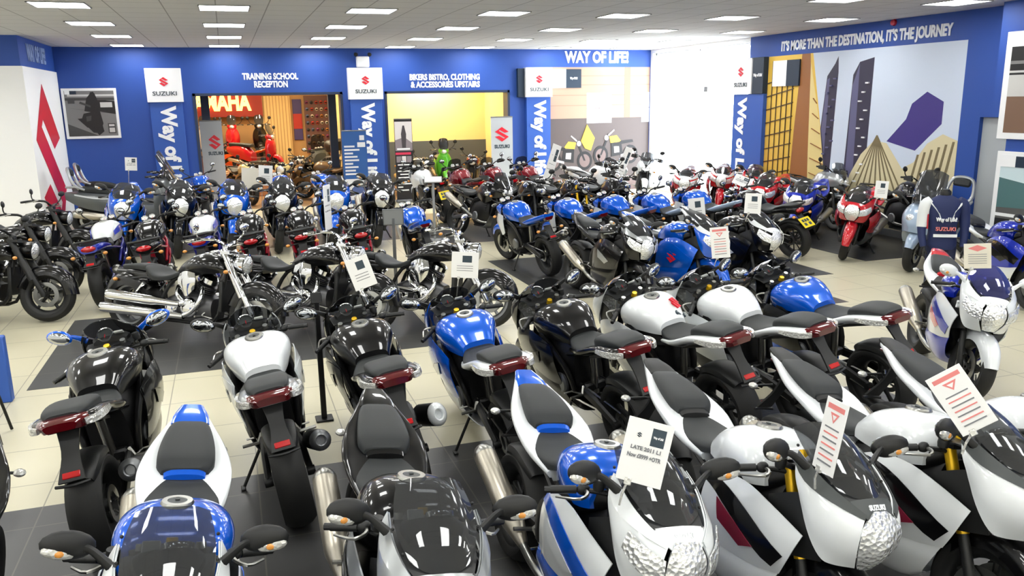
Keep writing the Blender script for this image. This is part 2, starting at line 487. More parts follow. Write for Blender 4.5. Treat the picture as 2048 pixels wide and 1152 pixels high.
def muffler(K, a, b, r=.06, slot='muffler', cap=STEEL, taper=.4, pipe=None, sx=1.0, hole=True):
    """silencer from the front end a to the open rear end b, with its link pipe"""
    a, b = np.array(a, float), np.array(b, float); d = (b-a)/np.linalg.norm(b-a); L = np.linalg.norm(b-a)
    mb = MB().lathe([(r*taper, 0), (r*.95, L*.22), (r, L*.26), (r, L*.90), (r*.98, L*.905)], a, d, 20, 0, sx)
    mb.lathe([(r*1.01, L*.90), (r*1.0, L*.93), (r*.72, L*.985), (r*.52, L*1.0), (r*.42, L*.99), (r*.40, L*.93), (.001, L*.93)], a, d, 20, 1, sx)
    if pipe: mb.tube(list(pipe)+[tuple(a), tuple(a+d*.02)], min(r*taper*.9, .026), 2, 10, ns=16)
    K.part('muffler', mb, [slot, cap, STEEL])
def dial(K, c, n, r, face=DIAL, parent=None, steer=False, rim=CHROME):
    c, n = np.array(c, float), np.array(n, float); n /= np.linalg.norm(n); mb = MB()
    mb.lathe([(r*.86, -.012), (r, -.008), (r*1.02, .008), (r*.97, .014), (r*.88, .010)], c, n, 26, 0)
    mb.lathe([(.0005, .004), (r*.87, .004)], c, n, 26, 1)
    u = np.cross(n, (0, 1, 0)); mb.tube([c+n*.007, c+n*.007+u*r*.7], .0025, 2, 4)
    K.part('dial', mb, [rim, face, INKRED], parent, steer)

def sport_kit(wide=False, steer=0.0, lamp='tall', haya=False, wheelstyle='five', muf='long', plate=False):
    """fully faired sports motorcycle, x forward, z up, wheels on z = 0"""
    K = Kit(steer, (.40, 0, .90), 24)
    fr, rr = (.70, .30), (-.70, .315)
    wheel(K, 'front_wheel', fr, .30, .12, .216, wheelstyle, True)
    wheel(K, 'rear_wheel', rr, .315, .19, .216, wheelstyle, False, (-1,), .11)
    forks(K, fr, (.415, .93), .103, .028, .024, .42)
    m = ring_fender(MB(), fr, .335 if haya else .325, .085 if haya else .072, -2 if haya else 18, 150, .13 if haya else .09)
    K.part('front_mudguard', m, 'fender', steer=True)
    m = ring_fender(MB(), rr, .345, .10, 52, 128, .05); K.part('rear_hugger', m, PLAST)
    W = 1.20 if haya else 1.0
    def q(*p): return [(x, y*W, z) for x, y, z in p]
    # nose panel each side, from the lamp back to the mirror, then the side cowl below the tank and the belly pan
    C = [q((.838, .070, .890), (.862, .102, .82), (.855, .094, .735), (.815, .046, .65)),
         q((.775, .120, .928), (.80, .156, .86), (.795, .162, .765), (.765, .115, .645)),
         q((.69, .150, .965), (.70, .188, .90), (.715, .197, .80), (.735, .155, .66)),
         q((.61, .164, 1.002), (.62, .196, .945), (.645, .206, .865), (.685, .185, .735)),
         q((.52, .162, 1.038), (.535, .182, 1.0), (.56, .196, .95), (.605, .198, .87))]
    CN = C
    i9 = K.pair('nose_panel', C, 16, 12, .007, 'body')
    C = [q((.66, .165, .90), (.69, .165, .76), (.72, .13, .63)), q((.56, .175, .87), (.58, .18, .72), (.62, .15, .60)), q((.42, .19, .80), (.44, .19, .68), (.48, .16, .56))]
    K.pair('air_duct', C, 7, 6, .007, PLAST)
    C = [q((.655, .19, .715), (.64, .207, .655), (.605, .205, .57), (.555, .18, .49)),
         q((.52, .232, .775), (.50, .246, .69), (.47, .238, .57), (.43, .20, .46)),
         q((.34, .246, .815), (.32, .264, .72), (.30, .248, .58), (.27, .21, .44)),
         q((.16, .232, .79), (.15, .247, .70), (.12, .236, .56), (.10, .20, .42)),
         q((.02, .20, .73), (.0, .215, .65), (-.02, .205, .54), (-.04, .18, .42))]
    i0 = K.pair('side_cowl', C, 16, 12, .007, 'body')
    def decal(name, uv, slot, off, C=C, i0=i0):
        A = np.array(C, float); A = spl(A, 41); A = np.swapaxes(spl(np.swapaxes(A, 0, 1), 41), 0, 1)
        du = np.gradient(A, axis=0); dv = np.gradient(A, axis=1); N = np.cross(du, dv); N /= np.linalg.norm(N, axis=2)[..., None]
        (a0, b0), (a1, b1), (a2, b2), (a3, b3) = uv; G = []
        for i in np.linspace(0, 1, 9):
            row = []
            for j in np.linspace(0, 1, 4):
                u = (1-i)*((1-j)*a0+j*a3)+i*((1-j)*a1+j*a2); v = (1-i)*((1-j)*b0+j*b3)+i*((1-j)*b1+j*b2)
                x, y = u*40, v*40; ii, jj = min(39, int(x)), min(39, int(y)); fx, fy = x-ii, y-jj
                f = lambda T: (T[ii, jj]*(1-fx)+T[ii+1, jj]*fx)*(1-fy)+(T[ii, jj+1]*(1-fx)+T[ii+1, jj+1]*fx)*fy
                n = f(N); row.append(f(A)+n*(off if n[1] > 0 else -off))
            G.append(row)
        K.pair(name, G, 9, 4, .003, slot, i0)
    decal('nose_strip', ((0, 0), (1, 0), (1, .42), (0, .10)), 'nose', .0105, CN, i9)
    decal('side_stripe', ((.04, .58), (.97, .02), (.99, .20), (.10, .86)), 'stripe', .0105)
    decal('side_flash', ((.30, .70), (.72, .42), (.66, .66), (.42, .82)), 'flash', .013)
    C = [q((.553, .176, .50), (.50, .166, .40), (.43, .12, .30), (.37, .012, .25)), q((.43, .196, .47), (.40, .19, .37), (.34, .13, .245), (.30, .012, .205)),
         q((.27, .206, .45), (.25, .20, .36), (.20, .13, .225), (.18, .012, .19)), q((.10, .196, .43), (.08, .19, .35), (.03, .12, .225), (.0, .012, .195)), q((-.06, .175, .42), (-.08, .17, .34), (-.14, .10, .235), (-.18, .012, .21))]
    K.pair('belly_pan', C, 12, 12, .007, 'lower')
    # nose piece between lamp and screen
    C = [[(.855, y*.062*W, .868+.004*(1-abs(y))) for y in (-1, -.5, 0, .5, 1)],
         [(.825, y*.095*W, .893+.012*(1-y*y)) for y in (-1, -.5, 0, .5, 1)],
         [(.79-.02*y*y, y*.118*W, .915+.020*(1-y*y)) for y in (-1, -.5, 0, .5, 1)]]
    K.part('nose_cowl', MB().patch(C, 7, 9, .006), 'nose')
    if lamp == 'tall':
        C = [[(.850-.004*y*y, y*.030*W, .908) for y in (-1, 0, 1)], [(.890-.022*y*y, y*.100*W, .850) for y in (-1, 0, 1)], [(.912-.038*y*y, y*.108*W, .79) for y in (-1, 0, 1)], [(.898-.036*y*y, y*.092*W, .72) for y in (-1, 0, 1)], [(.840-.01*y*y, y*.046*W, .645) for y in (-1, 0, 1)]]
        K.part('headlight', MB().patch(C, 12, 8, .012), LAMP)
    else:
        C = [[(.852-.004*y*y, y*.050*W, .900) for y in (-1, 0, 1)], [(.886-.016*y*y, y*.080*W, .85) for y in (-1, 0, 1)], [(.905-.03*y*y, y*.090*W, .80) for y in (-1, 0, 1)], [(.898-.03*y*y, y*.082*W, .74) for y in (-1, 0, 1)], [(.840-.01*y*y, y*.046*W, .66) for y in (-1, 0, 1)]]
        m = MB().patch(C, 10, 7, .012)
        K.part('headlight', m, LAMP)
        C = [q((.862, .085, .838), (.872, .089, .80), (.866, .082, .745)), q((.806, .146, .870), (.812, .160, .83), (.806, .165, .775)), q((.735, .186, .905), (.735, .197, .875), (.73, .203, .835))]
        K.pair('side_lamp', np.array(C)+np.array((.010, .010, .002)), 9, 6, .006, LAMP)
    # cockpit floor, screen
    C = [[(.78, y*.11, .915) for y in (-1, 0, 1)], [(.66, y*.15, .94) for y in (-1, 0, 1)], [(.52, y*.16, .965) for y in (-1, 0, 1)], [(.44, y*.15, .94) for y in (-1, 0, 1)]]
    K.part('cockpit_panel', MB().patch(C, 6, 5, .008), PLAST)
    C = [[(.775, 0, .927), (.765, .058, .926), (.725, .118, .945)], [(.69, 0, 1.005), (.675, .085, 1.003), (.61, .152, 1.008)],
         [(.58, 0, 1.082), (.563, .085, 1.078), (.515, .148, 1.058)], [(.45, 0, 1.140), (.437, .07, 1.135), (.415, .125, 1.105)]]
    C = np.array(C); L = C[:, :0:-1].copy(); L[..., 1] *= -1
    if haya: C[2:, :, 2] += .02; L[2:, :, 2] += .02
    i0 = K.part('windscreen', MB().patch(np.concatenate([L, C], 1), 14, 15, .004), 'screen')
    for sg in (1, -1):
        for p in ((.70, .138, .966), (.60, .163, 1.012), (.50, .16, 1.058)): K.part('screen_bolt', MB().ell((p[0], sg*p[1], p[2]), (.007, .007, .007), 0, 8, 5), PLAST, i0)
    mirror(K, (.60, .17, .99), (.55, .32, 1.06), (.034, .090, .052))
    # instruments, yoke, bars
    m = MB().loft([(.62, [(0, .99), (.06, .99), (.10, .97), (.09, .94)]), (.55, [(0, 1.02), (.08, 1.018), (.125, .99), (.11, .95)]), (.49, [(0, 1.01), (.075, 1.005), (.11, .98), (.10, .95)])], 8, 6)
    i0 = K.part('instrument_cluster', m, PLAST)
    dial(K, (.525, .03, 1.022), (-.62, 0, .8), .055, DGREY, i0)
    K.part('display', MB().box((.525, -.062, 1.017), (.066, .062, .012), 0, .004, rotm('Y', 38)), DIAL, i0)
    m = MB().prism([(.46, -.13), (.47, 0), (.46, .13), (.40, .145), (.36, .06), (.35, 0), (.36, -.06), (.40, -.145)], .925, .95, 0, 'xy')
    m.lathe([(.001, .03), (.02, .03), (.024, 0), (.024, -.02)], (.385, 0, .955), (-.4, 0, .91), 12, 1)
    for sg in (1, -1): m.lathe([(.001, .025), (.018, .025), (.02, 0)], (.415, sg*.103, .955), (-.4, 0, .91), 12, 2)
    K.part('triple_clamp', m, [DARK, GOLD, STEEL], steer=True)
    bar(K, [(.435, .10, .90), (.40, .17, .905), (.36, .26, .90), (.315, .355, .882)], .012, .12)
    m = MB().lathe([(.001, .03), (.024, .03), (.026, 0), (.022, -.02), (.001, -.02)], (.45, -.19, .955), (0, 0, 1), 14)
    m.tube([(.43, -.17, .92), (.45, -.19, .94)], .008, 0, 6)
    K.part('brake_reservoir', m, PLAST, steer=True)
    # tank
    T = [(.345, [(0, .90), (.06, .90), (.12, .885), (.145, .85), (.14, .80)]), (.30, [(0, .965), (.085, .962), (.155, .93), (.18, .87), (.165, .79)]),
         (.21, [(0, 1.004), (.10, .998), (.172, .958), (.198, .885), (.17, .775)]), (.09, [(0, .998), (.098, .99), (.165, .948), (.186, .875), (.155, .77)]),
         (-.04, [(0, .942), (.075, .936), (.125, .905), (.138, .85), (.125, .765)]), (-.125, [(0, .865), (.05, .862), (.09, .845), (.105, .81), (.10, .765)])]
    T = [(x, [(y*1.14, z) for y, z in pr]) for x, pr in T]
    i0 = K.part('fuel_tank', MB().loft(T, 22, 16), 'tank')
    m = MB().lathe([(.034, .004), (.038, .012), (.058, .012), (.064, .002), (.064, -.02)], (.13, 0, 1.003), (-.10, 0, .99), 26, 0)
    m.lathe([(.0005, .010), (.036, .010)], (.13, 0, 1.003), (-.10, 0, .99), 26, 1)
    m.box((.12, 0, 1.016), (.02, .018, .006), 1, .002)
    K.part('filler_cap', m, [STEEL, DGREY], i0)
    # engine bay
    m = MB().loft([(.40, [(0, .84), (.08, .83), (.12, .70), (.12, .50), (.06, .42)]), (.25, [(0, .82), (.11, .80), (.165, .66), (.165, .42), (.08, .26)]),
                   (.0, [(0, .78), (.11, .76), (.165, .62), (.165, .40), (.08, .26)]), (-.14, [(0, .76), (.09, .72), (.12, .55), (.11, .38), (.05, .30)])], 10, 9)
    K.part('engine', m, 'engine')
    m = MB()
    for sg in (1, -1):
        m.tube([(.40, sg*.06, .87), (.28, sg*.165, .80), (.08, sg*.185, .70), (-.10, sg*.165, .56), (-.13, sg*.14, .40)], [.04, .05, .055, .05, .045], 0, 8, ns=14, flat=.42)
        m.tube([(-.08, sg*.13, .68), (-.35, sg*.11, .76), (-.62, sg*.08, .86)], .016, 0, 6)
    K.part('frame', m, 'frame')
    for x, y, r_ in ((.05, -.17, .075), (-.0, .17, .085)):
        K.part('engine_cover', MB().lathe([(.001, .022), (r_*.8, .022), (r_, .008), (r_, -.01)], (x, y, .43), (0, 1 if y > 0 else -1, 0), 18), ALU)
    swingarm(K, (-.13, .41), rr, .115)
    K.part('rear_shock', MB().tube([(-.20, 0, .36), (-.24, 0, .68)], .03, 0, 10), 'spring')
    footpegs(K, -.22, .40, .17); kickstand(K)
    # seats
    S = [(-.07, [(0, .842), (.05, .838), (.08, .822), (.085, .79)]), (-.18, [(0, .815), (.085, .813), (.135, .795), (.14, .755)]),
         (-.33, [(0, .815), (.11, .817), (.172, .80), (.165, .755)]), (-.44, [(0, .838), (.105, .84), (.16, .822), (.15, .775)]), (-.475, [(0, .846), (.09, .842), (.13, .82), (.12, .785)])]
    K.part('rider_seat', MB().loft(S, 14, 12), 'seat')
    if wide:
        S = [(-.47, [(0, .89), (.06, .889), (.09, .878), (.095, .855)]), (-.52, [(0, .932), (.085, .930), (.118, .912), (.12, .87)]), (-.66, [(0, .965), (.09, .963), (.128, .943), (.125, .90)]),
             (-.80, [(0, .968), (.08, .966), (.115, .95), (.11, .915)]), (-.845, [(0, .95), (.06, .948), (.085, .935), (.085, .91)])]
    else:
        S = [(-.465, [(0, .89), (.07, .889), (.10, .878), (.105, .855)]), (-.51, [(0, .936), (.09, .934), (.125, .916), (.13, .872)]), (-.62, [(0, .968), (.085, .966), (.122, .948), (.12, .905)]),
             (-.76, [(0, .992), (.07, .99), (.098, .975), (.095, .94)]), (-.835, [(0, .992), (.055, .99), (.072, .978), (.07, .955)])]
    K.part('pillion_seat', MB().loft(S, 14, 12), 'seat')
    if wide:
        T = [(-.16, [(0, .745), (.09, .75), (.145, .752), (.15, .735), (.11, .70)]), (-.34, [(0, .765), (.12, .79), (.185, .80), (.188, .765), (.12, .725)]),
             (-.50, [(0, .83), (.11, .862), (.165, .858), (.168, .825), (.11, .785)]), (-.66, [(0, .885), (.115, .905), (.165, .90), (.172, .862), (.11, .82)]),
             (-.80, [(0, .91), (.11, .928), (.165, .915), (.168, .875), (.10, .84)]), (-.875, [(0, .93), (.085, .93), (.118, .915), (.12, .885), (.08, .86)])]
    else:
        T = [(-.16, [(0, .745), (.09, .75), (.135, .752), (.14, .735), (.11, .70)]), (-.32, [(0, .765), (.12, .80), (.182, .812), (.186, .775), (.12, .725)]),
             (-.47, [(0, .83), (.13, .865), (.20, .872), (.204, .835), (.12, .785)]), (-.64, [(0, .90), (.12, .918), (.172, .922), (.176, .885), (.10, .84)]),
             (-.80, [(0, .965), (.085, .977), (.112, .972), (.115, .938), (.07, .905)]), (-.93, [(0, 1.018), (.045, 1.018), (.06, 1.008), (.06, .98), (.035, .963)])]
    i0 = K.part('tail_cowl', MB().loft(T, 18, 13), 'tail')
    if haya:
        S = [(-.44, [(0, .90), (.08, .898), (.12, .88), (.125, .85)]), (-.54, [(0, .975), (.085, .97), (.13, .94), (.135, .88)]), (-.72, [(0, 1.0), (.075, .995), (.11, .965), (.11, .91)]), (-.90, [(0, .99), (.05, .985), (.065, .97), (.06, .95)])]
        K.part('seat_hump', MB().loft(S, 14, 10), 'tail', i0)
    if wide:
        K.part('tail_light', MB().loft([(-.835, [(0, .938), (.10, .934), (.142, .915), (.125, .868)]), (-.89, [(0, .936), (.085, .932), (.118, .915), (.10, .87)]), (-.925, [(0, .925), (.06, .922), (.085, .91), (.07, .88)])], 6, 7), DREDLENS, i0)
        for sg in (1, -1):
            C = [[(-.64, .172*sg, .886), (-.64, .178*sg, .862)], [(-.76, .176*sg, .905), (-.76, .182*sg, .868)], [(-.85, .152*sg, .912), (-.85, .156*sg, .873)], [(-.885, .112*sg, .914), (-.885, .114*sg, .88)]]
            t = MB().patch(C, 10, 4, .018*sg)
            t.ell((-.845, .15*sg, .892), (.028, .016, .016), 1, 10, 6)
            K.part('turn_signal', t, [CLEARLENS, AMBER], i0)
        plate_bracket(K, (-.80, .85), (-.99, .615), .11, plate)
        m = MB().patch([[(-.35, y, .71) for y in (-.09, 0, .09)], [(-.6, y, .79) for y in (-.10, 0, .10)], [(-.83, y, .85) for y in (-.08, 0, .08)]], 8, 4, .03)
        K.part('undertray', m, PLAST, i0)
    else:
        K.part('tail_tip', MB().loft([(-.80, [(0, .99), (.075, .988), (.092, .975), (.07, .95)]), (-.87, [(0, 1.013), (.065, 1.011), (.084, .995), (.06, .97)]), (-.955, [(0, 1.03), (.044, 1.028), (.056, 1.012), (.035, .975)])], 8, 8), 'accent', i0)
        K.part('seat_strip', MB().loft([(-.445, [(0, .868), (.06, .864), (.09, .852), (.09, .83)]), (-.475, [(0, .892), (.06, .890), (.095, .872), (.095, .84)])], 5, 7), 'accent', i0)
        K.part('tail_light', MB().loft([(-.90, [(0, .965), (.04, .965), (.058, .955), (.04, .935)]), (-.945, [(0, .962), (.03, .961), (.045, .955), (.03, .945)])], 4, 6), DREDLENS, i0)
        plate_bracket(K, (-.80, .88), (-.97, .63), .09, plate)
        stalk_signals(K, (-.90, .03, .80), (-.92, .16, .79), (.03, .03, .02), CLEARLENS)
    if muf == 'long':
        muffler(K, (-.22, -.19, .33), (-.84, -.245, .60), .064, pipe=[(.20, -.05, .24), (.0, -.12, .23), (-.14, -.16, .27)])
    elif muf == 'oval':
        muffler(K, (-.30, -.19, .38), (-.80, -.25, .56), .078, 'muffler', WHITE, .5, [(.20, -.05, .24), (.0, -.12, .23), (-.16, -.16, .30)], .8)
    elif muf == 'short':
        muffler(K, (-.32, -.18, .36), (-.78, -.225, .52), .066, 'muffler', ALU, .5, [(.20, -.05, .24), (.0, -.12, .23), (-.18, -.15, .28)])
    else:
        for sg in (1, -1): muffler(K, (-.26, sg*.19, .33), (-.86, sg*.235, .50), .066, pipe=[(.20, sg*.05, .24), (.0, sg*.12, .23), (-.14, sg*.16, .27)])
    return K

def naked_kit(steer=0.0, tail='glad', shroud=False, fairing=False, trellis=False, lampshape='round', muf='low', plate=False, wheelstyle='ten', spring=False):
    """unfaired roadster"""
    K = Kit(steer, (.44, 0, .88), 25)
    fr, rr = (.715, .30), (-.72, .315)
    wheel(K, 'front_wheel', fr, .30, .12, .216, wheelstyle, True); wheel(K, 'rear_wheel', rr, .315, .165, .216, wheelstyle, False, (-1,), .11)
    forks(K, fr, (.44, .92), .10, .023, .028, .5)
    K.part('front_mudguard', ring_fender(MB(), fr, .325, .07, 25, 150, .08), 'fender', steer=True)
    K.part('rear_hugger', ring_fender(MB(), rr, .345, .09, 40, 120, .05), PLAST)
    T = [(.36, [(0, .93), (.06, .93), (.11, .90), (.13, .86), (.12, .80)]), (.28, [(0, 1.005), (.085, 1.0), (.155, .955), (.178, .88), (.15, .79)]), (.16, [(0, 1.03), (.10, 1.022), (.172, .97), (.19, .88), (.155, .77)]),
         (.02, [(0, 1.005), (.09, .998), (.15, .945), (.165, .865), (.14, .77)]), (-.10, [(0, .925), (.065, .92), (.11, .885), (.12, .83), (.11, .76)]), (-.16, [(0, .85), (.05, .848), (.085, .83), (.095, .80), (.09, .765)])]
    i0 = K.part('fuel_tank', MB().loft(T, 20, 14), 'tank')
    m = MB().lathe([(.03, .004), (.036, .01), (.05, .01), (.055, -.01)], (.14, 0, 1.03), (-.06, 0, 1), 20); m.lathe([(.0005, .008), (.034, .008)], (.14, 0, 1.03), (-.06, 0, 1), 18, 1)
    K.part('filler_cap', m, [STEEL, DGREY], i0)
    C = [[(.24, .182, .95), (.20, .194, .88)], [(.10, .178, .95), (.08, .19, .87)], [(-.06, .142, .90), (-.08, .148, .845)]]
    K.pair('tank_flash', C, 10, 4, .006, 'second', i0)
    S = [(-.12, [(0, .86), (.06, .856), (.10, .835), (.11, .79)]), (-.26, [(0, .80), (.10, .80), (.155, .785), (.155, .745)]), (-.42, [(0, .815), (.12, .815), (.17, .795), (.165, .75)]),
         (-.54, [(0, .868), (.11, .866), (.15, .845), (.145, .80)]), (-.72, [(0, .895), (.09, .893), (.125, .875), (.12, .835)]), (-.80, [(0, .89), (.07, .886), (.095, .87), (.09, .84)])]
    K.part('seat', MB().loft(S, 18, 12), 'seat')
    if tail == 'glad':
        T = [(-.30, [(0, .73), (.10, .745), (.15, .75), (.15, .72), (.10, .69)]), (-.55, [(0, .79), (.12, .82), (.165, .815), (.165, .77), (.10, .73)]), (-.76, [(0, .83), (.12, .855), (.15, .845), (.15, .79), (.09, .75)]), (-.86, [(0, .84), (.07, .845), (.10, .83), (.10, .78), (.06, .755)])]
        i0 = K.part('tail_cowl', MB().loft(T, 14, 12), 'tail')
        m = MB().tube([(-.50, .15, .83), (-.66, .185, .885), (-.84, .14, .905), (-.895, 0, .91), (-.84, -.14, .905), (-.66, -.185, .885), (-.50, -.15, .83)], .016, 0, 8, ns=26)
        K.part('grab_rail', m, 'rail')
        K.part('tail_light', MB().ell((-.865, 0, .81), (.035, .09, .038), 0, 18, 10), REDLENS, i0)
    else:
        T = [(-.20, [(0, .73), (.09, .745), (.14, .75), (.14, .72), (.10, .69)]), (-.48, [(0, .80), (.11, .845), (.165, .84), (.17, .79), (.10, .75)]), (-.72, [(0, .87), (.10, .915), (.135, .91), (.135, .86), (.08, .82)]), (-.92, [(0, .955), (.06, .97), (.08, .96), (.075, .92), (.04, .90)])]
        i0 = K.part('tail_cowl', MB().loft(T, 16, 12), 'tail')
        K.part('tail_light', MB().loft([(-.86, [(0, .925), (.06, .93), (.082, .915), (.05, .85)]), (-.925, [(0, .92), (.05, .922), (.066, .91), (.04, .875)])], 5, 7), DREDLENS, i0)
    plate_bracket(K, (-.80, .77), (-.985, .60), .13 if tail == 'glad' else .10, plate)
    stalk_signals(K, (-.87, .06, .735), (-.90, .19, .735)); stalk_signals(K, (.52, .10, .80), (.52, .215, .79))
    # motor
    m = MB().loft([(.36, [(0, .78), (.06, .77), (.10, .66), (.10, .46), (.05, .36)]), (.22, [(0, .78), (.10, .76), (.15, .62), (.16, .40), (.08, .24)]), (-.04, [(0, .74), (.11, .72), (.16, .58), (.165, .40), (.08, .24)]), (-.16, [(0, .70), (.08, .68), (.12, .52), (.11, .38), (.05, .28)])], 10, 9)
    for i in range(6): m.box((.20+.004*i, 0, .52+.028*i), (.23, .30, .010), 0, .003)
    K.part('engine', m, 'engine')
    for x, y, r_ in ((.03, -.165, .085), (-.02, .165, .085)):
        K.part('engine_cover', MB().lathe([(.001, .024), (r_*.8, .024), (r_, .01), (r_, -.01)], (x, y, .42), (0, 1 if y > 0 else -1, 0), 18), ALU)
    m = MB()
    for sg in (1, -1):
        if trellis:
            A = [(.42, sg*.05, .86), (.20, sg*.16, .74), (-.02, sg*.17, .66), (-.16, sg*.14, .50)]; B = [(.44, sg*.05, .76), (.22, sg*.165, .60), (-.0, sg*.17, .52), (-.14, sg*.14, .40)]
            m.tube(A, .019, 0, 8, ns=12); m.tube(B, .017, 0, 8, ns=12)
            for a, b in ((0, 1), (1, 1), (1, 2), (2, 2)): m.tube([A[a], B[b]], .013, 0, 6)
            m.tube([A[2], (-.45, sg*.12, .76), (-.78, sg*.09, .82)], .015, 0, 6)
        else:
            m.tube([(.42, sg*.05, .86), (.22, sg*.15, .76), (-.04, sg*.16, .68), (-.15, sg*.14, .50), (-.15, sg*.13, .40)], [.03, .036, .036, .036, .034], 0, 8, ns=14, flat=.5)
            m.tube([(-.06, sg*.13, .68), (-.40, sg*.11, .74), (-.74, sg*.08, .82)], .016, 0, 6)
        m.tube([(.42, sg*.04, .78), (.36, sg*.08, .46), (.24, sg*.10, .25), (-.05, sg*.10, .23)], .016, 0, 6, ns=12)
    K.part('frame', m, 'frame')
    K.part('radiator', MB().box((.40, 0, .60), (.04, .30, .28), 0, .01), PLAST)
    K.part('exhaust_header', MB().tube([(.36, .05, .52), (.42, .05, .36), (.30, .02, .22), (.0, -.06, .20)], .021, 0, 8, ns=12).tube([(.36, -.05, .52), (.42, -.05, .36), (.30, -.04, .22), (.0, -.08, .20)], .021, 0, 8, ns=12), STEEL)
    swingarm(K, (-.14, .40), rr, .105)
    if spring:
        for sg in (1, -1):
            m = MB(); p, q_ = np.array((-.66, sg*.135, .36)), np.array((-.50, sg*.135, .70))
            m.tube([p, q_], .014, 1, 8)
            t = np.linspace(0, 1, 50)
            m.tube([p+(q_-p)*(.12+.72*u)+.026*np.array((math.cos(44*u)*.9, math.sin(44*u), math.cos(44*u)*.4)) for u in t], .008, 0, 5)
            K.part('rear_shock', m, ['spring', STEEL])
    else: K.part('rear_shock', MB().tube([(-.20, 0, .36), (-.26, 0, .70)], .03, 0, 10), 'spring')
    footpegs(K, -.16, .38, .18); kickstand(K)
    bar(K, [(.42, 0, .985), (.42, .08, .985), (.40, .17, 1.03), (.30, .345, 1.03)], .012, .12)
    if lampshape == 'round':
        m = MB().lathe([(.001, -.10), (.05, -.095), (.085, -.05), (.095, .02), (.098, .05), (.088, .055)], (.56, 0, .90), (1, 0, -.12), 22)
        m.lathe([(.088, .05), (.06, .066), (.001, .074)], (.56, 0, .90), (1, 0, -.12), 22, 1)
        K.part('headlight', m, ['lampshell', LAMP], steer=True)
    else:
        m = MB().loft([(.64, [(0, .93), (.05, .93), (.09, .89), (.06, .80)]), (.56, [(0, .985), (.09, .975), (.13, .91), (.08, .78)]), (.46, [(0, .98), (.08, .97), (.12, .90), (.08, .80)])], 10, 10)
        i1 = K.part('headlight_cowl', m, 'nose', steer=True)
        C = [[(.625, y*.075, .945) for y in (-1, 0, 1)], [(.665-.03*y*y, y*.088, .89) for y in (-1, 0, 1)], [(.655-.03*y*y, y*.065, .82) for y in (-1, 0, 1)], [(.61, y*.03, .775) for y in (-1, 0, 1)]]
        K.part('headlight', MB().patch(C, 9, 8, .012), LAMP, i1, True)
    i1 = K.part('instrument_cluster', MB().box((.49, 0, 1.005), (.05, .19, .04), 0, .012, rotm('Y', 35)), PLAST, steer=True)
    dial(K, (.475, .05, 1.035), (-.6, 0, .8), .045, parent=i1, steer=True); dial(K, (.475, -.05, 1.035), (-.6, 0, .8), .04, parent=i1, steer=True)
    mirror(K, (.39, .20, 1.035), (.40, .33, 1.20), (.022, .058, .046), False, 'round')
    if shroud:
        C = [[(.50, .15, .84), (.50, .19, .72), (.44, .17, .58)], [(.36, .205, .86), (.36, .225, .72), (.34, .20, .52)], [(.22, .20, .84), (.22, .215, .72), (.24, .20, .56)]]
        i2 = K.pair('radiator_shroud', C, 9, 8, .008, 'shroud')
        C = [[(.42, .198, .78), (.40, .203, .66)], [(.38, .216, .78), (.36, .219, .63)]]
        K.pair('shroud_vent', C, 3, 5, .006, PLAST, i2)
    if fairing:
        C = [[(.74, .05, .90), (.75, .07, .84), (.72, .06, .74)], [(.66, .12, .98), (.67, .17, .88), (.64, .15, .72)], [(.54, .165, 1.03), (.54, .22, .88), (.52, .21, .66)], [(.44, .16, 1.04), (.40, .23, .86), (.38, .22, .58)]]
        K.pair('half_fairing', C, 12, 10, .007, 'body')
        C = [[(.74, 0, .93), (.72, .06, .93), (.66, .12, .985)], [(.62, 0, 1.06), (.61, .08, 1.055), (.54, .15, 1.05)], [(.48, 0, 1.17), (.47, .08, 1.165), (.44, .13, 1.13)]]
        C = np.array(C); L = C[:, :0:-1].copy(); L[..., 1] *= -1
        K.part('windscreen', MB().patch(np.concatenate([L, C], 1), 10, 13, .004), 'screen')
        C = [[(.745, y*.06, .915) for y in (-1, 0, 1)], [(.775-.02*y*y, y*.085, .86) for y in (-1, 0, 1)], [(.76-.02*y*y, y*.08, .79) for y in (-1, 0, 1)], [(.72, y*.05, .73) for y in (-1, 0, 1)]]
        K.part('headlight', MB().patch(C, 9, 8, .012), LAMP)
    if muf == 'low': muffler(K, (-.18, -.18, .31), (-.80, -.235, .50), .062, pipe=[(.0, -.10, .21), (-.10, -.15, .25)])
    elif muf == 'big': muffler(K, (-.22, -.19, .34), (-.90, -.25, .62), .068, pipe=[(.0, -.10, .21), (-.12, -.15, .25)])
    return K

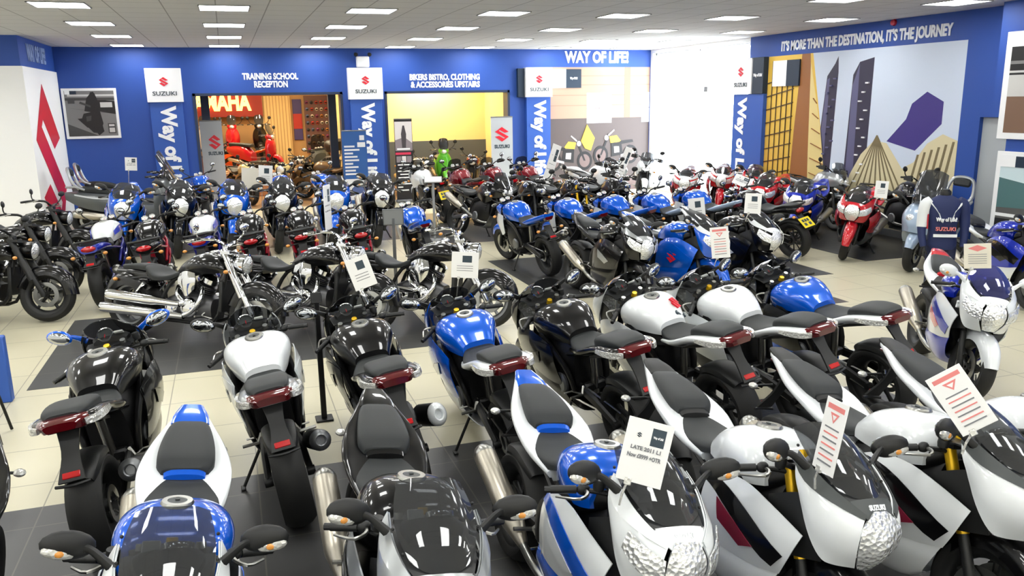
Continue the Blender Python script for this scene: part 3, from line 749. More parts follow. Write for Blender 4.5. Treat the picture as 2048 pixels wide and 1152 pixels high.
def cruiser_kit(steer=0.0, dark=False):
    """long low V-twin cruiser"""
    K = Kit(steer, (.55, 0, .90), 31)
    fr, rr = (.86, .325), (-.80, .33)
    wheel(K, 'front_wheel', fr, .325, .13, .23, 'five', True, (1, -1), .15); wheel(K, 'rear_wheel', rr, .335, .23, .216, 'five', False, (1,), .13)
    forks(K, fr, (.475, 1.0), .115, .033, .030, .42, slots=('fork', 'lowfork'))
    m = MB()
    for sg in (1, -1): m.tube([(.835-.1, sg*.115, .50), (.54, sg*.115, .88)], .040, 0, 12)
    K.part('fork_cover', m, 'fork', steer=True)
    K.part('front_mudguard', ring_fender(MB(), fr, .355, .092, 0, 165, .12, 16), 'fender', steer=True)
    K.part('rear_mudguard', ring_fender(MB(), rr, .385, .145, 35, 190, .16, 18), 'body')
    T = [(.50, [(0, .86), (.05, .86), (.09, .84), (.11, .80), (.10, .76)]), (.42, [(0, .93), (.09, .925), (.15, .88), (.17, .82), (.14, .75)]), (.26, [(0, .955), (.12, .945), (.195, .885), (.21, .81), (.16, .735)]),
         (.08, [(0, .91), (.11, .90), (.175, .845), (.185, .785), (.14, .715)]), (-.06, [(0, .835), (.075, .83), (.11, .79), (.12, .745), (.10, .70)]), (-.13, [(0, .77), (.05, .768), (.08, .75), (.085, .73), (.08, .69)])]
    i0 = K.part('fuel_tank', MB().loft(T, 22, 16), 'tank')
    m = MB().loft([(.40, [(0, .945), (.035, .943), (.055, .925)]), (.26, [(0, .972), (.05, .968), (.07, .945)]), (.05, [(0, .925), (.035, .92), (.05, .895)])], 12, 6)
    K.part('tank_console', m, 'trim', i0)
    dial(K, (.30, 0, .975), (-.25, 0, .97), .05, DIAL, i0)
    S = [(-.08, [(0, .76), (.08, .755), (.11, .735), (.11, .70)]), (-.20, [(0, .695), (.13, .70), (.185, .69), (.18, .645)]), (-.36, [(0, .70), (.15, .705), (.205, .69), (.195, .64)]), (-.47, [(0, .77), (.13, .77), (.175, .75), (.165, .68)]), (-.53, [(0, .80), (.10, .795), (.13, .77), (.12, .70)])]
    K.part('rider_seat', MB().loft(S, 16, 12), 'seat')
    S = [(-.54, [(0, .80), (.085, .798), (.12, .78), (.12, .73)]), (-.70, [(0, .805), (.085, .803), (.115, .785), (.11, .74)]), (-.90, [(0, .785), (.06, .783), (.08, .77), (.075, .735)])]
    K.part('pillion_seat', MB().loft(S, 12, 10), 'seat')
    T = [(-.50, [(0, .72), (.10, .72), (.135, .70), (.14, .65), (.12, .60)]), (-.72, [(0, .745), (.09, .74), (.12, .715), (.125, .67), (.11, .62)]), (-.98, [(0, .74), (.06, .735), (.085, .715), (.08, .68), (.06, .65)])]
    i1 = K.part('tail_cowl', MB().loft(T, 12, 10), 'body')
    K.part('tail_light', MB().ell((-.985, 0, .705), (.025, .06, .026), 0, 14, 8), REDLENS, i1)
    # V-twin
    for nm, b, t in (('front_cylinder', (.12, .42), (.27, .72)), ('rear_cylinder', (.02, .42), (-.10, .70))):
        m = MB(); p, q_ = np.array((b[0], 0, b[1])), np.array((t[0], 0, t[1])); d = (q_-p)/np.linalg.norm(q_-p)
        m.lathe([(.07, 0), (.07, .18)], p, d, 16)
        for i in range(8): m.lathe([(.06, .05+.022*i), (.102, .05+.022*i), (.102, .058+.022*i), (.06, .058+.022*i)], p, d, 18, 0, closed=True)
        m.lathe([(.085, .23), (.10, .25), (.095, .30), (.06, .325), (.001, .33)], p, d, 18, 1)
        K.part(nm, m, ['engine', 'trim'])
    K.part('crankcase', MB().loft([(.34, [(0, .46), (.08, .45), (.12, .36), (.10, .24)]), (.16, [(0, .52), (.12, .50), (.17, .36), (.12, .18)]), (-.08, [(0, .52), (.12, .50), (.17, .36), (.12, .18)]), (-.26, [(0, .46), (.09, .44), (.12, .34), (.08, .22)])], 12, 9), 'engine')
    for sg in (1, -1):
        for x, z, r_ in ((.10, .36, .11), (-.14, .35, .085)):
            K.part('engine_cover', MB().lathe([(.001, .05), (r_*.55, .048), (r_*.9, .03), (r_, .008), (r_, -.02)], (x, sg*.165, z), (0, sg, 0), 22), 'trim')
        C = [[(.17, sg*.16, .74), (.19, sg*.175, .66), (.15, sg*.165, .58)], [(.07, sg*.18, .76), (.07, sg*.20, .64), (.08, sg*.185, .49)], [(-.03, sg*.155, .72), (-.04, sg*.17, .64), (.0, sg*.165, .56)]]
        K.part('airbox_cover', MB().patch(C, 9, 8, .015*sg), 'trim')
    m = MB()
    for sg in (1, -1):
        m.tube([(.50, sg*.05, .86), (.20, sg*.07, .76), (-.15, sg*.10, .66), (-.30, sg*.13, .42), (-.28, sg*.13, .28)], .022, 0, 7, ns=14)
        m.tube([(.50, sg*.05, .78), (.46, sg*.09, .50), (.36, sg*.12, .22), (-.25, sg*.13, .20)], .020, 0, 7, ns=12)
        m.tube([(-.18, sg*.12, .66), (-.55, sg*.13, .66), (-.80, sg*.12, .62)], .018, 0, 6)
    K.part('frame', m, DARK)
    K.part('radiator', MB().box((.47, 0, .50), (.045, .26, .34), 0, .01), PLAST)
    swingarm(K, (-.30, .36), rr, .14, DARK, .03)
    for a, b in (((.04, -.215, .27), (-1.02, -.265, .31)), ((.0, -.225, .40), (-.92, -.275, .46))):
        m = MB(); a, b = np.array(a), np.array(b); d = (b-a)/np.linalg.norm(b-a); L = np.linalg.norm(b-a)
        m.lathe([(.032, -.02), (.036, .05), (.044, L*.28), (.056, L*.36), (.058, L*.96), (.054, L), (.044, L), (.042, L*.9), (.001, L*.9)], a, d, 18)
        m.tube([(.22, -.10, .58), (.26, -.19, .46), (.16, -.21, .33), tuple(a)] if a[2] < .3 else [(-.10, -.10, .58), (-.04, -.19, .50), (.06, -.215, .42), tuple(a)], .026, 0, 10, ns=12)
        K.part('muffler', m, 'pipe')
    for sg in (1, -1): K.part('rear_shock', MB().tube([(-.52, sg*.16, .60), (-.72, sg*.16, .38)], .026, 0, 9), 'trim')
    footpegs(K, .28, .28, .19); kickstand(K, -.02, .26)
    m = MB().lathe([(.001, -.13), (.06, -.12), (.10, -.06), (.112, .02), (.115, .055), (.10, .06)], (.66, 0, .86), (1, 0, -.1), 24)
    m.lathe([(.10, .055), (.07, .075), (.001, .084)], (.66, 0, .86), (1, 0, -.1), 24, 1)
    K.part('headlight', m, ['lampshell', LAMP], steer=True)
    m = MB().prism([(.58, -.15), (.60, 0), (.58, .15), (.47, .15), (.43, 0), (.47, -.15)], .955, .985, 0, 'xy'); m.box((.46, 0, 1.02), (.06, .11, .07), 0, .015)
    K.part('triple_clamp', m, 'fork', steer=True)
    bar(K, [(.46, 0, 1.05), (.45, .07, 1.06), (.43, .20, 1.10), (.30, .36, 1.085), (.20, .42, 1.06)], .0165, .13, slot='fork')
    mirror(K, (.36, .31, 1.10), (.38, .40, 1.25), (.018, .065, .042), False, 'round', slot='fork')
    stalk_signals(K, (.60, .12, .78), (.60, .20, .78)); stalk_signals(K, (-.90, .06, .62), (-.92, .17, .62))
    return K

def adventure_kit(steer=0.0, screen=True, plate=False, wheelstyle='three', slim=False):
    """tall dual-sport motorcycle"""
    K = Kit(steer, (.48, 0, .98), 26)
    fr, rr = (.77, .33), (-.76, .325)
    wheel(K, 'front_wheel', fr, .33, .11, .25, wheelstyle, True, (1, -1), .15); wheel(K, 'rear_wheel', rr, .325, .155, .225, wheelstyle, False, (-1,), .12)
    forks(K, fr, (.47, 1.03), .10, .024, .029, .5)
    K.part('front_mudguard', ring_fender(MB(), fr, .36, .07, 30, 140, .06), 'fender', steer=True)
    T = [(.42, [(0, .98), (.05, .98), (.10, .94), (.12, .88), (.11, .80)]), (.32, [(0, 1.06), (.085, 1.055), (.17, 1.0), (.195, .91), (.16, .78)]), (.16, [(0, 1.085), (.09, 1.078), (.165, 1.02), (.185, .92), (.15, .78)]),
         (.02, [(0, 1.03), (.07, 1.025), (.12, .97), (.135, .89), (.12, .78)]), (-.10, [(0, .93), (.05, .925), (.085, .89), (.095, .85), (.09, .78)])]
    if slim: T = [(x, [(y*.72, z) for y, z in pr]) for x, pr in T]
    i0 = K.part('fuel_tank', MB().loft(T, 18, 14), 'tank')
    K.part('filler_cap', MB().lathe([(.001, .012), (.034, .012), (.048, .010), (.052, -.01)], (.15, 0, 1.085), (-.08, 0, 1), 18), DGREY, i0)
    C = [[(.52, .11, .97), (.54, .15, .88), (.46, .14, .76)], [(.38, .185, 1.0), (.38, .222, .87), (.34, .20, .70)], [(.20, .185, .98), (.18, .20, .88), (.16, .17, .76)], [(.04, .14, .92), (.02, .15, .87), (.02, .14, .80)]]
    K.pair('tank_shroud', np.array(C)*np.array((1, .8 if slim else 1, 1)), 12, 8, .008, 'body')
    S = [(-.02, [(0, .98), (.05, .975), (.085, .95), (.09, .89)]), (-.14, [(0, .875), (.09, .873), (.125, .855), (.13, .81)]), (-.36, [(0, .86), (.12, .86), (.165, .84), (.16, .79)]), (-.50, [(0, .90), (.115, .90), (.15, .88), (.145, .83)]), (-.80, [(0, .915), (.09, .912), (.12, .895), (.11, .85)])]
    K.part('seat', MB().loft(S, 18, 12), 'seat')
    T = [(-.24, [(0, .77), (.10, .80), (.14, .80), (.14, .76), (.10, .72)]), (-.54, [(0, .83), (.12, .86), (.16, .86), (.16, .80), (.10, .76)]), (-.78, [(0, .87), (.10, .895), (.13, .89), (.13, .84), (.08, .80)]), (-.95, [(0, .89), (.05, .90), (.07, .89), (.065, .85), (.04, .83)])]
    i0 = K.part('tail_cowl', MB().loft(T, 14, 12), 'tail')
    K.part('tail_light', MB().loft([(-.92, [(0, .895), (.045, .892), (.062, .875), (.04, .84)]), (-.965, [(0, .885), (.035, .883), (.05, .87), (.03, .85)])], 4, 6), REDLENS, i0)
    m = MB().tube([(-.46, .15, .86), (-.64, .18, .915), (-.84, .15, .94), (-.94, .10, .93)], .014, 0, 8, ns=14).tube([(-.46, -.15, .86), (-.64, -.18, .915), (-.84, -.15, .94), (-.94, -.10, .93)], .014, 0, 8, ns=14)
    m.patch([[(-.72, -.12, .93), (-.72, 0, .94), (-.72, .12, .93)], [(-.92, -.11, .945), (-.92, 0, .95), (-.92, .11, .945)]], 6, 6, .014)
    K.part('rear_rack', m, 'rail')
    plate_bracket(K, (-.86, .82), (-1.0, .60), .10, plate)
    stalk_signals(K, (-.92, .04, .79), (-.95, .17, .79)); stalk_signals(K, (.56, .10, .84), (.56, .22, .84))
    m = MB().loft([(.38, [(0, .80), (.06, .79), (.10, .68), (.10, .50), (.05, .40)]), (.20, [(0, .80), (.10, .78), (.15, .64), (.15, .44), (.08, .28)]), (-.06, [(0, .76), (.11, .74), (.15, .60), (.15, .42), (.08, .28)]), (-.17, [(0, .70), (.08, .68), (.12, .54), (.11, .40), (.05, .32)])], 10, 9)
    for i in range(6): m.box((.20+.004*i, 0, .54+.028*i), (.22, .28, .010), 0, .003)
    K.part('engine', m, 'engine')
    for x, y, r_ in ((.03, -.155, .085), (-.02, .155, .085)):
        K.part('engine_cover', MB().lathe([(.001, .024), (r_*.8, .024), (r_, .01), (r_, -.01)], (x, y, .44), (0, 1 if y > 0 else -1, 0), 18), ALU)
    m = MB()
    for sg in (1, -1):
        m.tube([(.46, sg*.05, .92), (.24, sg*.14, .80), (-.06, sg*.15, .72), (-.17, sg*.13, .54), (-.16, sg*.13, .42)], [.03, .034, .034, .034, .03], 0, 8, ns=14, flat=.5)
        m.tube([(-.06, sg*.13, .72), (-.44, sg*.11, .77), (-.78, sg*.08, .86)], .016, 0, 6); m.tube([(.46, sg*.04, .84), (.40, sg*.08, .50), (.28, sg*.10, .29), (-.05, sg*.10, .27)], .016, 0, 6, ns=12)
    K.part('frame', m, 'frame')
    K.part('bash_plate', MB().patch([[(.44, -.11, .48), (.44, 0, .46), (.44, .11, .48)], [(.30, -.13, .27), (.30, 0, .25), (.30, .13, .27)], [(-.02, -.12, .24), (-.02, 0, .23), (-.02, .12, .24)]], 8, 6, .008), ALU)
    swingarm(K, (-.15, .43), rr, .10, ALU)
    K.part('rear_shock', MB().tube([(-.20, 0, .40), (-.26, 0, .74)], .03, 0, 10), 'spring')
    muffler(K, (-.40, -.175, .55), (-.90, -.225, .76), .074, 'muffler', STEEL, .62, [(.30, -.06, .34), (.10, -.13, .36), (-.18, -.15, .46)])
    footpegs(K, -.10, .40, .18); kickstand(K, -.06, .30)
    bar(K, [(.44, 0, 1.09), (.44, .08, 1.09), (.40, .20, 1.15), (.32, .365, 1.14)], .012, .12)
    for sg in (1, -1): K.part('handguard', MB().patch([[(.44, sg*.25, 1.17), (.45, sg*.25, 1.10)], [(.46, sg*.33, 1.18), (.47, sg*.33, 1.09)], [(.38, sg*.39, 1.16), (.39, sg*.39, 1.10)]], 6, 4, .008*sg), PLAST, steer=True)
    mirror(K, (.37, .25, 1.15), (.38, .335, 1.30), (.022, .062, .045), False, 'round')
    C = [[(.76, .03, .98), (.77, .10, .94), (.74, .09, .84)], [(.66, .10, 1.06), (.67, .16, .96), (.62, .14, .82)], [(.54, .15, 1.09), (.53, .20, .97), (.48, .19, .80)]]
    if slim:
        m = MB().loft([(.66, [(0, 1.0), (.05, .99), (.08, .95), (.05, .85)]), (.58, [(0, 1.05), (.09, 1.03), (.12, .95), (.08, .83)]), (.50, [(0, 1.04), (.07, 1.02), (.10, .95), (.07, .85)])], 9, 9)
        i1 = K.part('headlight_cowl', m, 'nose', steer=True)
        K.part('headlight', MB().ell((.65, 0, .93), (.04, .075, .06), 0, 16, 9), LAMP, i1, True)
    else:
        K.pair('upper_fairing', C, 10, 8, .007, 'body')
        m = MB()
        for sg in (1, -1): m.ell((.745, sg*.062, .925), (.04, .058, .062), 0, 16, 9)
        m.box((.70, 0, .93), (.06, .12, .14), 1, .02)
        K.part('headlight', m, [LAMP, PLAST])
        m = MB().patch([[(.90, -.03, .87), (.91, 0, .875), (.90, .03, .87)], [(.80, -.08, .895), (.80, 0, .91), (.80, .08, .895)], [(.66, -.09, .90), (.66, 0, .91), (.66, .09, .90)]], 8, 6, .008)
        K.part('beak', m, 'body')
    if screen:
        C = [[(.73, 0, 1.0), (.71, .06, 1.0), (.66, .11, 1.03)], [(.63, 0, 1.14), (.62, .09, 1.135), (.57, .16, 1.12)], [(.53, 0, 1.28), (.52, .08, 1.275), (.49, .14, 1.24)]]
        C = np.array(C); L = C[:, :0:-1].copy(); L[..., 1] *= -1
        K.part('windscreen', MB().patch(np.concatenate([L, C], 1), 10, 13, .004), 'screen')
    i1 = K.part('instrument_cluster', MB().box((.55, 0, 1.10), (.06, .22, .05), 0, .014, rotm('Y', 35)), PLAST)
    dial(K, (.53, .05, 1.135), (-.6, 0, .8), .048, parent=i1); dial(K, (.53, -.06, 1.13), (-.6, 0, .8), .036, parent=i1)
    return K

def maxiscooter_kit():
    """long touring scooter with tall screen and backrest"""
    K = Kit(0, (.55, 0, .9), 26)
    fr, rr = (.80, .29), (-.78, .28)
    wheel(K, 'front_wheel', fr, .29, .12, .19, 'five'); wheel(K, 'rear_wheel', rr, .28, .16, .18, 'five', False, (-1,), .12)
    forks(K, fr, (.62, .72), .09, .022, .026, .5)
    K.part('front_mudguard', ring_fender(MB(), fr, .315, .08, 20, 150, .09), 'body')
    T = [(.95, [(0, .78), (.05, .77), (.09, .70), (.08, .60)]), (.84, [(0, .93), (.13, .90), (.22, .78), (.18, .58)]), (.68, [(0, 1.02), (.17, .98), (.28, .80), (.24, .50)]), (.52, [(0, 1.02), (.17, .97), (.29, .75), (.26, .38)]), (.42, [(0, .93), (.15, .88), (.26, .66), (.25, .30)])]
    i0 = K.part('front_fairing', MB().loft(T, 16, 13), 'body')
    m = MB()
    for sg in (1, -1): m.ell((.875, sg*.10, .79), (.06, .08, .06), 0, 14, 8, rotm('Z', 28*sg))
    K.part('headlight', m, LAMP, i0)
    m = MB().loft([(.50, [(0, .52), (.12, .50), (.25, .40), (.24, .24)]), (.10, [(0, .54), (.12, .52), (.25, .40), (.24, .22)]), (-.10, [(0, .56), (.12, .54), (.24, .42), (.22, .24)])], 8, 9)
    K.part('floorboard', m, DGREY)
    T = [(.14, [(0, .64), (.10, .63), (.18, .56), (.20, .42)]), (-.14, [(0, .74), (.16, .72), (.22, .62), (.22, .38)]), (-.52, [(0, .78), (.18, .76), (.235, .66), (.21, .44)]), (-.86, [(0, .82), (.14, .80), (.19, .72), (.15, .54)]), (-1.10, [(0, .82), (.06, .81), (.09, .76), (.06, .68)])]
    i1 = K.part('rear_body', MB().loft(T, 18, 13), 'body')
    C = [[(.10, .203, .60), (.10, .212, .575)], [(-.20, .228, .66), (-.20, .236, .632)], [(-.60, .236, .70), (-.60, .244, .67)], [(-.92, .18, .77), (-.92, .186, .745)]]
    K.pair('side_trim', C, 14, 3, .008, 'trim', i1)
    K.part('tail_light', MB().ell((-1.08, 0, .76), (.04, .10, .035), 0, 16, 8), REDLENS, i1)
    S = [(.12, [(0, .76), (.08, .755), (.12, .73), (.12, .68)]), (-.06, [(0, .77), (.15, .765), (.19, .74), (.185, .69)]), (-.26, [(0, .775), (.16, .77), (.20, .745), (.19, .70)]), (-.36, [(0, .85), (.14, .845), (.18, .81), (.175, .75)]), (-.62, [(0, .90), (.13, .895), (.165, .865), (.16, .80)]), (-.86, [(0, .895), (.10, .89), (.13, .86), (.125, .80)])]
    K.part('seat', MB().loft(S, 20, 12), 'seat')
    m = MB().tube([(-.84, .15, .86), (-.93, .20, .98), (-1.0, .15, 1.20), (-1.02, .0, 1.25), (-1.0, -.15, 1.20), (-.93, -.20, .98), (-.84, -.15, .86)], .028, 0, 9, ns=26)
    i2 = K.part('backrest_frame', m, 'trim')
    K.part('backrest', MB().box((-.985, 0, 1.17), (.06, .26, .13), 0, .03, rotm('Y', -14)), 'seat', i2)
    m = MB()
    for sg in (1, -1): m.tube([(-.74, sg*.19, .84), (-.90, sg*.215, .90), (-1.06, sg*.13, .90)], .02, 0, 8, ns=9)
    K.part('grab_rail', m, 'trim')
    C = [[(.80, 0, 1.0), (.78, .10, .99), (.70, .18, .98)], [(.68, 0, 1.22), (.67, .13, 1.21), (.61, .21, 1.17)], [(.54, 0, 1.47), (.53, .11, 1.46), (.50, .18, 1.42)]]
    C = np.array(C); L = C[:, :0:-1].copy(); L[..., 1] *= -1
    K.part('windscreen', MB().patch(np.concatenate([L, C], 1), 12, 13, .005), 'screen')
    bar(K, [(.50, 0, 1.02), (.48, .12, 1.04), (.40, .25, 1.04), (.34, .38, 1.03)], .014, .12)
    i3 = K.part('instrument_cluster', MB().box((.58, 0, 1.03), (.10, .28, .06), 0, .02, rotm('Y', 30)), PLAST)
    for y in (-.08, 0, .08): dial(K, (.56, y, 1.068), (-.55, 0, .84), .038, parent=i3)
    mirror(K, (.72, .22, .96), (.66, .40, 1.06), (.03, .09, .055), True)
    muffler(K, (-.30, -.24, .30), (-.98, -.27, .42), .07, pipe=[(-.1, -.15, .26), (-.2, -.2, .27)])
    K.part('engine', MB().loft([(-.2, [(0, .44), (.10, .42), (.14, .32), (.08, .22)]), (-.6, [(0, .46), (.10, .44), (.15, .34), (.08, .24)]), (-.85, [(0, .40), (.08, .38), (.11, .3), (.06, .24)])], 8, 8), DARK)
    kickstand(K, -.05, .28)
    return K

def scooter_kit():
    """small step-through scooter"""
    K = Kit(0, (.5, 0, .8), 26)
    fr, rr = (.60, .22), (-.60, .22)
    wheel(K, 'front_wheel', fr, .22, .10, .15, 'five', False, (1,), .09); wheel(K, 'rear_wheel', rr, .22, .11, .15, 'five', False, (), .09)
    forks(K, fr, (.46, .60), .07, .02, .022, .5, False)
    K.part('front_mudguard', ring_fender(MB(), fr, .245, .075, 10, 165, .09), 'body')
    T = [(.60, [(0, .80), (.04, .79), (.06, .70), (.05, .52)]), (.50, [(0, .92), (.12, .88), (.20, .66), (.14, .34)]), (.42, [(0, .90), (.14, .86), (.22, .62), (.18, .26)])]
    K.part('legshield', MB().loft(T, 10, 12), 'body')
    K.part('floorboard', MB().loft([(.44, [(0, .28), (.14, .28), (.17, .25), (.15, .20)]), (-.14, [(0, .28), (.14, .28), (.17, .25), (.15, .20)])], 5, 7), 'second')
    T = [(-.10, [(0, .52), (.10, .50), (.14, .42), (.13, .24)]), (-.34, [(0, .70), (.14, .68), (.19, .54), (.16, .32)]), (-.66, [(0, .72), (.14, .70), (.18, .56), (.13, .40)]), (-.92, [(0, .68), (.07, .66), (.09, .60), (.06, .52)])]
    i1 = K.part('rear_body', MB().loft(T, 14, 12), 'body')
    K.part('tail_light', MB().ell((-.915, 0, .62), (.03, .06, .04), 0, 14, 8), REDLENS, i1)
    S = [(-.12, [(0, .74), (.08, .735), (.11, .71), (.10, .66)]), (-.36, [(0, .77), (.13, .765), (.165, .74), (.15, .68)]), (-.80, [(0, .79), (.11, .785), (.14, .76), (.12, .69)])]
    K.part('seat', MB().loft(S, 12, 10), 'seat')
    T = [(.56, [(0, .98), (.05, .97), (.08, .93), (.06, .87)]), (.46, [(0, 1.04), (.11, 1.02), (.15, .96), (.12, .88)]), (.38, [(0, 1.02), (.09, 1.0), (.12, .95), (.10, .90)])]
    i2 = K.part('handlebar_cowl', MB().loft(T, 9, 9), 'body')
    K.part('headlight', MB().ell((.545, 0, .94), (.05, .075, .06), 0, 16, 9), LAMP, i2)
    bar(K, [(.44, 0, .98), (.43, .14, .99), (.38, .24, 1.0), (.34, .34, .99)], .012, .12, False)
    mirror(K, (.40, .20, 1.0), (.40, .33, 1.20), (.02, .055, .05), False, 'round')
    C = [[(.54, 0, 1.0), (.53, .06, 1.0), (.50, .10, 1.0)], [(.48, 0, 1.16), (.47, .09, 1.15), (.44, .14, 1.13)], [(.42, 0, 1.30), (.41, .07, 1.29), (.39, .11, 1.27)]]
    C = np.array(C); L = C[:, :0:-1].copy(); L[..., 1] *= -1
    K.part('windscreen', MB().patch(np.concatenate([L, C], 1), 8, 9, .004), 'screen')
    muffler(K, (-.35, -.15, .24), (-.82, -.19, .34), .05, pipe=[(-.2, -.1, .22), (-.3, -.13, .22)])
    return K
KITS = {}
def kit(fn, **kw):
    key = (fn.__name__, tuple(sorted(kw.items())))
    if key not in KITS: KITS[key] = fn(**kw)
    return KITS[key]
# ------------------------------------------------------------------ room
KR = 1.12
def RM(x, y, z): return Vector((KR*x, KR*y, CAM_H0+KR*(z-2.40)))
XR, YB, ZC = 10.15*KR, 19.0*KR, CAM_H0+1.15*KR
XL, YF = -6.6, -4.5
def RZ(z): return CAM_H0+KR*(z-2.40)

def tiles(name, c1, c2, size, mortar, rough, coat=0.0, spec=.5, var=.0):
    m = bpy.data.materials.new(name); m.use_nodes = True; nt = m.node_tree; b = nt.nodes['Principled BSDF']
    tc = nt.nodes.new('ShaderNodeTexCoord'); br = nt.nodes.new('ShaderNodeTexBrick')
    br.offset = 0; br.squash = 1
    br.inputs['Color1'].default_value = (*lin(c1), 1); br.inputs['Color2'].default_value = (*[min(1, v*(1+var)) for v in lin(c1)], 1)
    br.inputs['Mortar'].default_value = (*lin(c2), 1)
    br.inputs['Scale'].default_value = 1.0; br.inputs['Mortar Size'].default_value = mortar; br.inputs['Mortar Smooth'].default_value = .2
    br.inputs['Brick Width'].default_value = size; br.inputs['Row Height'].default_value = size
    nt.links.new(tc.outputs['Object'], br.inputs['Vector']); nt.links.new(br.outputs['Color'], b.inputs['Base Color'])
    b.inputs['Roughness'].default_value = rough; b.inputs['Specular IOR Level'].default_value = spec
    return m
FLOOR = tiles('floor_cream_tile', (204, 198, 172), (150, 145, 126), .672, .005, .30, var=.04)
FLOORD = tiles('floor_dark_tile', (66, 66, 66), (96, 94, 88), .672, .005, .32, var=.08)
CEILM = tiles('ceiling_tile', (214, 214, 214), (160, 160, 160), .672, .009, .9, spec=.1)
PANEL = mat('light_diffuser', (255, 255, 252), .5, 0, 0, PANEL_STRENGTH)
WARMP = mat('warm_lamp', (255, 232, 190), .5, 0, 0, WARM_STRENGTH)
WHITEWALL = mat('white_wall_paint', (248, 248, 247), .6)
TRIM = mat('skirting_grey', (146, 148, 150), .5)
DOORG = mat('door_grey', (176, 182, 184), .5)
CREAMW = mat('cream_wall', (232, 206, 146), .7)
TANW = mat('warm_partition', (190, 150, 100), .7)
DBLUEP = mat('dark_blue_post', (30, 46, 74), .5)
SIGNGLOW = mat('sign_glow', (255, 214, 110), .5, 0, 0, 2.2)
REDWALL = mat('red_wall', (150, 42, 30), .6)
def wallbox(name, lo, hi, m, label=None):
    lo, hi = np.array(lo, float), np.array(hi, float)
    return struct(name, MB().box((lo+hi)/2, hi-lo), m, label)

wallbox('floor', (XL-.2, YF-.2, -.12), (XR+.3, YB+.3, 0), FLOOR, 'cream glazed floor tiles of the showroom')
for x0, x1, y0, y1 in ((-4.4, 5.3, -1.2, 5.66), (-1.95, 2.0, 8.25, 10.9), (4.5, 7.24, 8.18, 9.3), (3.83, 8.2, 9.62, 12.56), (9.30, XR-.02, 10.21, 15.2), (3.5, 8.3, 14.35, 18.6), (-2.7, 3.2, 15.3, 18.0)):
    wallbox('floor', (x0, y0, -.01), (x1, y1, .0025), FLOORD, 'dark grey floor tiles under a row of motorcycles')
wallbox('ceiling', (XL-.2, YF-.2, ZC), (XR+.3, YB+8, ZC+.12), CEILM, 'white suspended tile ceiling')
wallbox('wall_front', (XL-.2, YF-.2, 0), (XR+.3, YF, ZC), WHITEWALL)
wallbox('wall_left', (XL-.2, YF, 0), (XL, YB, ZC), WHITEWALL)
# back wall with two openings
o1, o2 = RM(-.62, 19, 0).x, RM(2.50, 19, 0).x
p1, p2 = RM(3.44, 19, 0).x, RM(6.42, 19, 0).x
zh = RZ(2.62); T = .35
for x0, x1, z0, z1 in ((XL, o1, 0, ZC), (o2, p1, 0, ZC), (p2, XR+.3, 0, ZC), (o1, o2, zh, ZC), (p1, p2, zh, ZC)):
    wallbox('wall_back', (x0, YB, z0), (x1, YB+T, z1), WALLBLUE)
for x0, x1 in ((o1, o2), (p1, p2)):
    m = MB()
    m.box((x0+.03, YB+T/2, zh/2), (.06, T+.04, zh)); m.box((x1-.03, YB+T/2, zh/2), (.06, T+.04, zh)); m.box(((x0+x1)/2, YB+T/2, zh-.03), (x1-x0, T+.04, .06))
    struct('trim_1' if x0 == o1 else 'trim_2', m, DBLUEP, 'dark blue lining of the doorway')
# left pillar block
XP, YP = RM(-3.14, 0, 0).x, RM(0, 15.98, 0).y
wallbox('wall_left_pillar', (XL, YP, 0), (XP, YB, ZC), WALLBLUE)
zb = RZ(3.06)
wallbox('trim_3', (XL, YP-.03, 0), (XP, YP, zb), WHITEWALL, 'white cladding on the front of the pillar')
wallbox('trim_4', (XP, YP-.03, 0), (XP+.03, YB-.02, zb), WHITEWALL, 'white cladding on the side of the pillar')
# right wall: solid, window, door
yw0, yw1 = RM(0, 14.80, 0).y, YB-.12
yd0, yd1 = RM(0, 8.55, 0).y, RM(0, 9.16, 0).y
zw = ZC-.10
wallbox('wall_right', (XR, yd1, 0), (XR+.3, yw0, ZC), WALLBLUE)
wallbox('wall_right', (XR, yw0, zw), (XR+.3, YB, ZC), WHITEWALL)
wallbox('wall_right', (XR, yw1, 0), (XR+.3, YB, zw), WHITEWALL)
wallbox('wall_right', (XR, yw0, 0), (XR+.3, yw1, .12), WHITEWALL)
XPR = RM(9.75, 0, 0).x; ypr = RM(0, 8.62, 0).y
zd = RZ(2.06)
wallbox('wall_right', (XR, yd0, zd), (XR+.3, yd1, ZC), WALLBLUE)
wallbox('wall_right', (XR, YF, 0), (XR+.3, yd0, ZC), WALLBLUE)
wallbox('wall_right_pier', (XPR, 1.0, 0), (XR, ypr-.30, ZC), WALLBLUE)
wallbox('wall_right_pier', (XPR, ypr-.30, zd+.02), (XR, ypr, ZC), WALLBLUE)
m = MB(); m.box((XR+.10, (yd0+yd1)/2, zd/2), (.06, yd1-yd0, zd), 0, .004)
d = struct('door_1', m, DOORG, 'pale grey door in the recess beside the pier')
m = MB().box((XR+.055, yd0+.10, 1.05), (.02, .05, .18), 0, .005); m.tube([(XR+.05, yd0+.10, 1.08), (XR, yd0+.10, 1.08), (XR, yd0+.22, 1.08)], .011, 0, 7)
obj('door_handle', m, STEEL, d)
m = MB()
for y in (yw0+.03, (yw0+yw1)/2, yw1-.03): m.box((XR+.14, y, zw/2+.06), (.08, .06, zw-.12), 0, .01)
for z in (.15, zw-.03): m.box((XR+.14, (yw0+yw1)/2, z), (.08, yw1-yw0, .06), 0, .01)
w = struct('window_1', m, WHITE, 'tall bright shop window beside the wall mural')
obj('window_pane', MB().box((XR+.14, (yw0+yw1)/2, zw/2+.06), (.012, yw1-yw0-.06, zw-.16)), GLASS, w)
o = obj('window_sticker', MB().box((XR+.128, RM(0, 16.6, 0).y, RZ(2.56)), (.004, .17, .13)), INK, w)
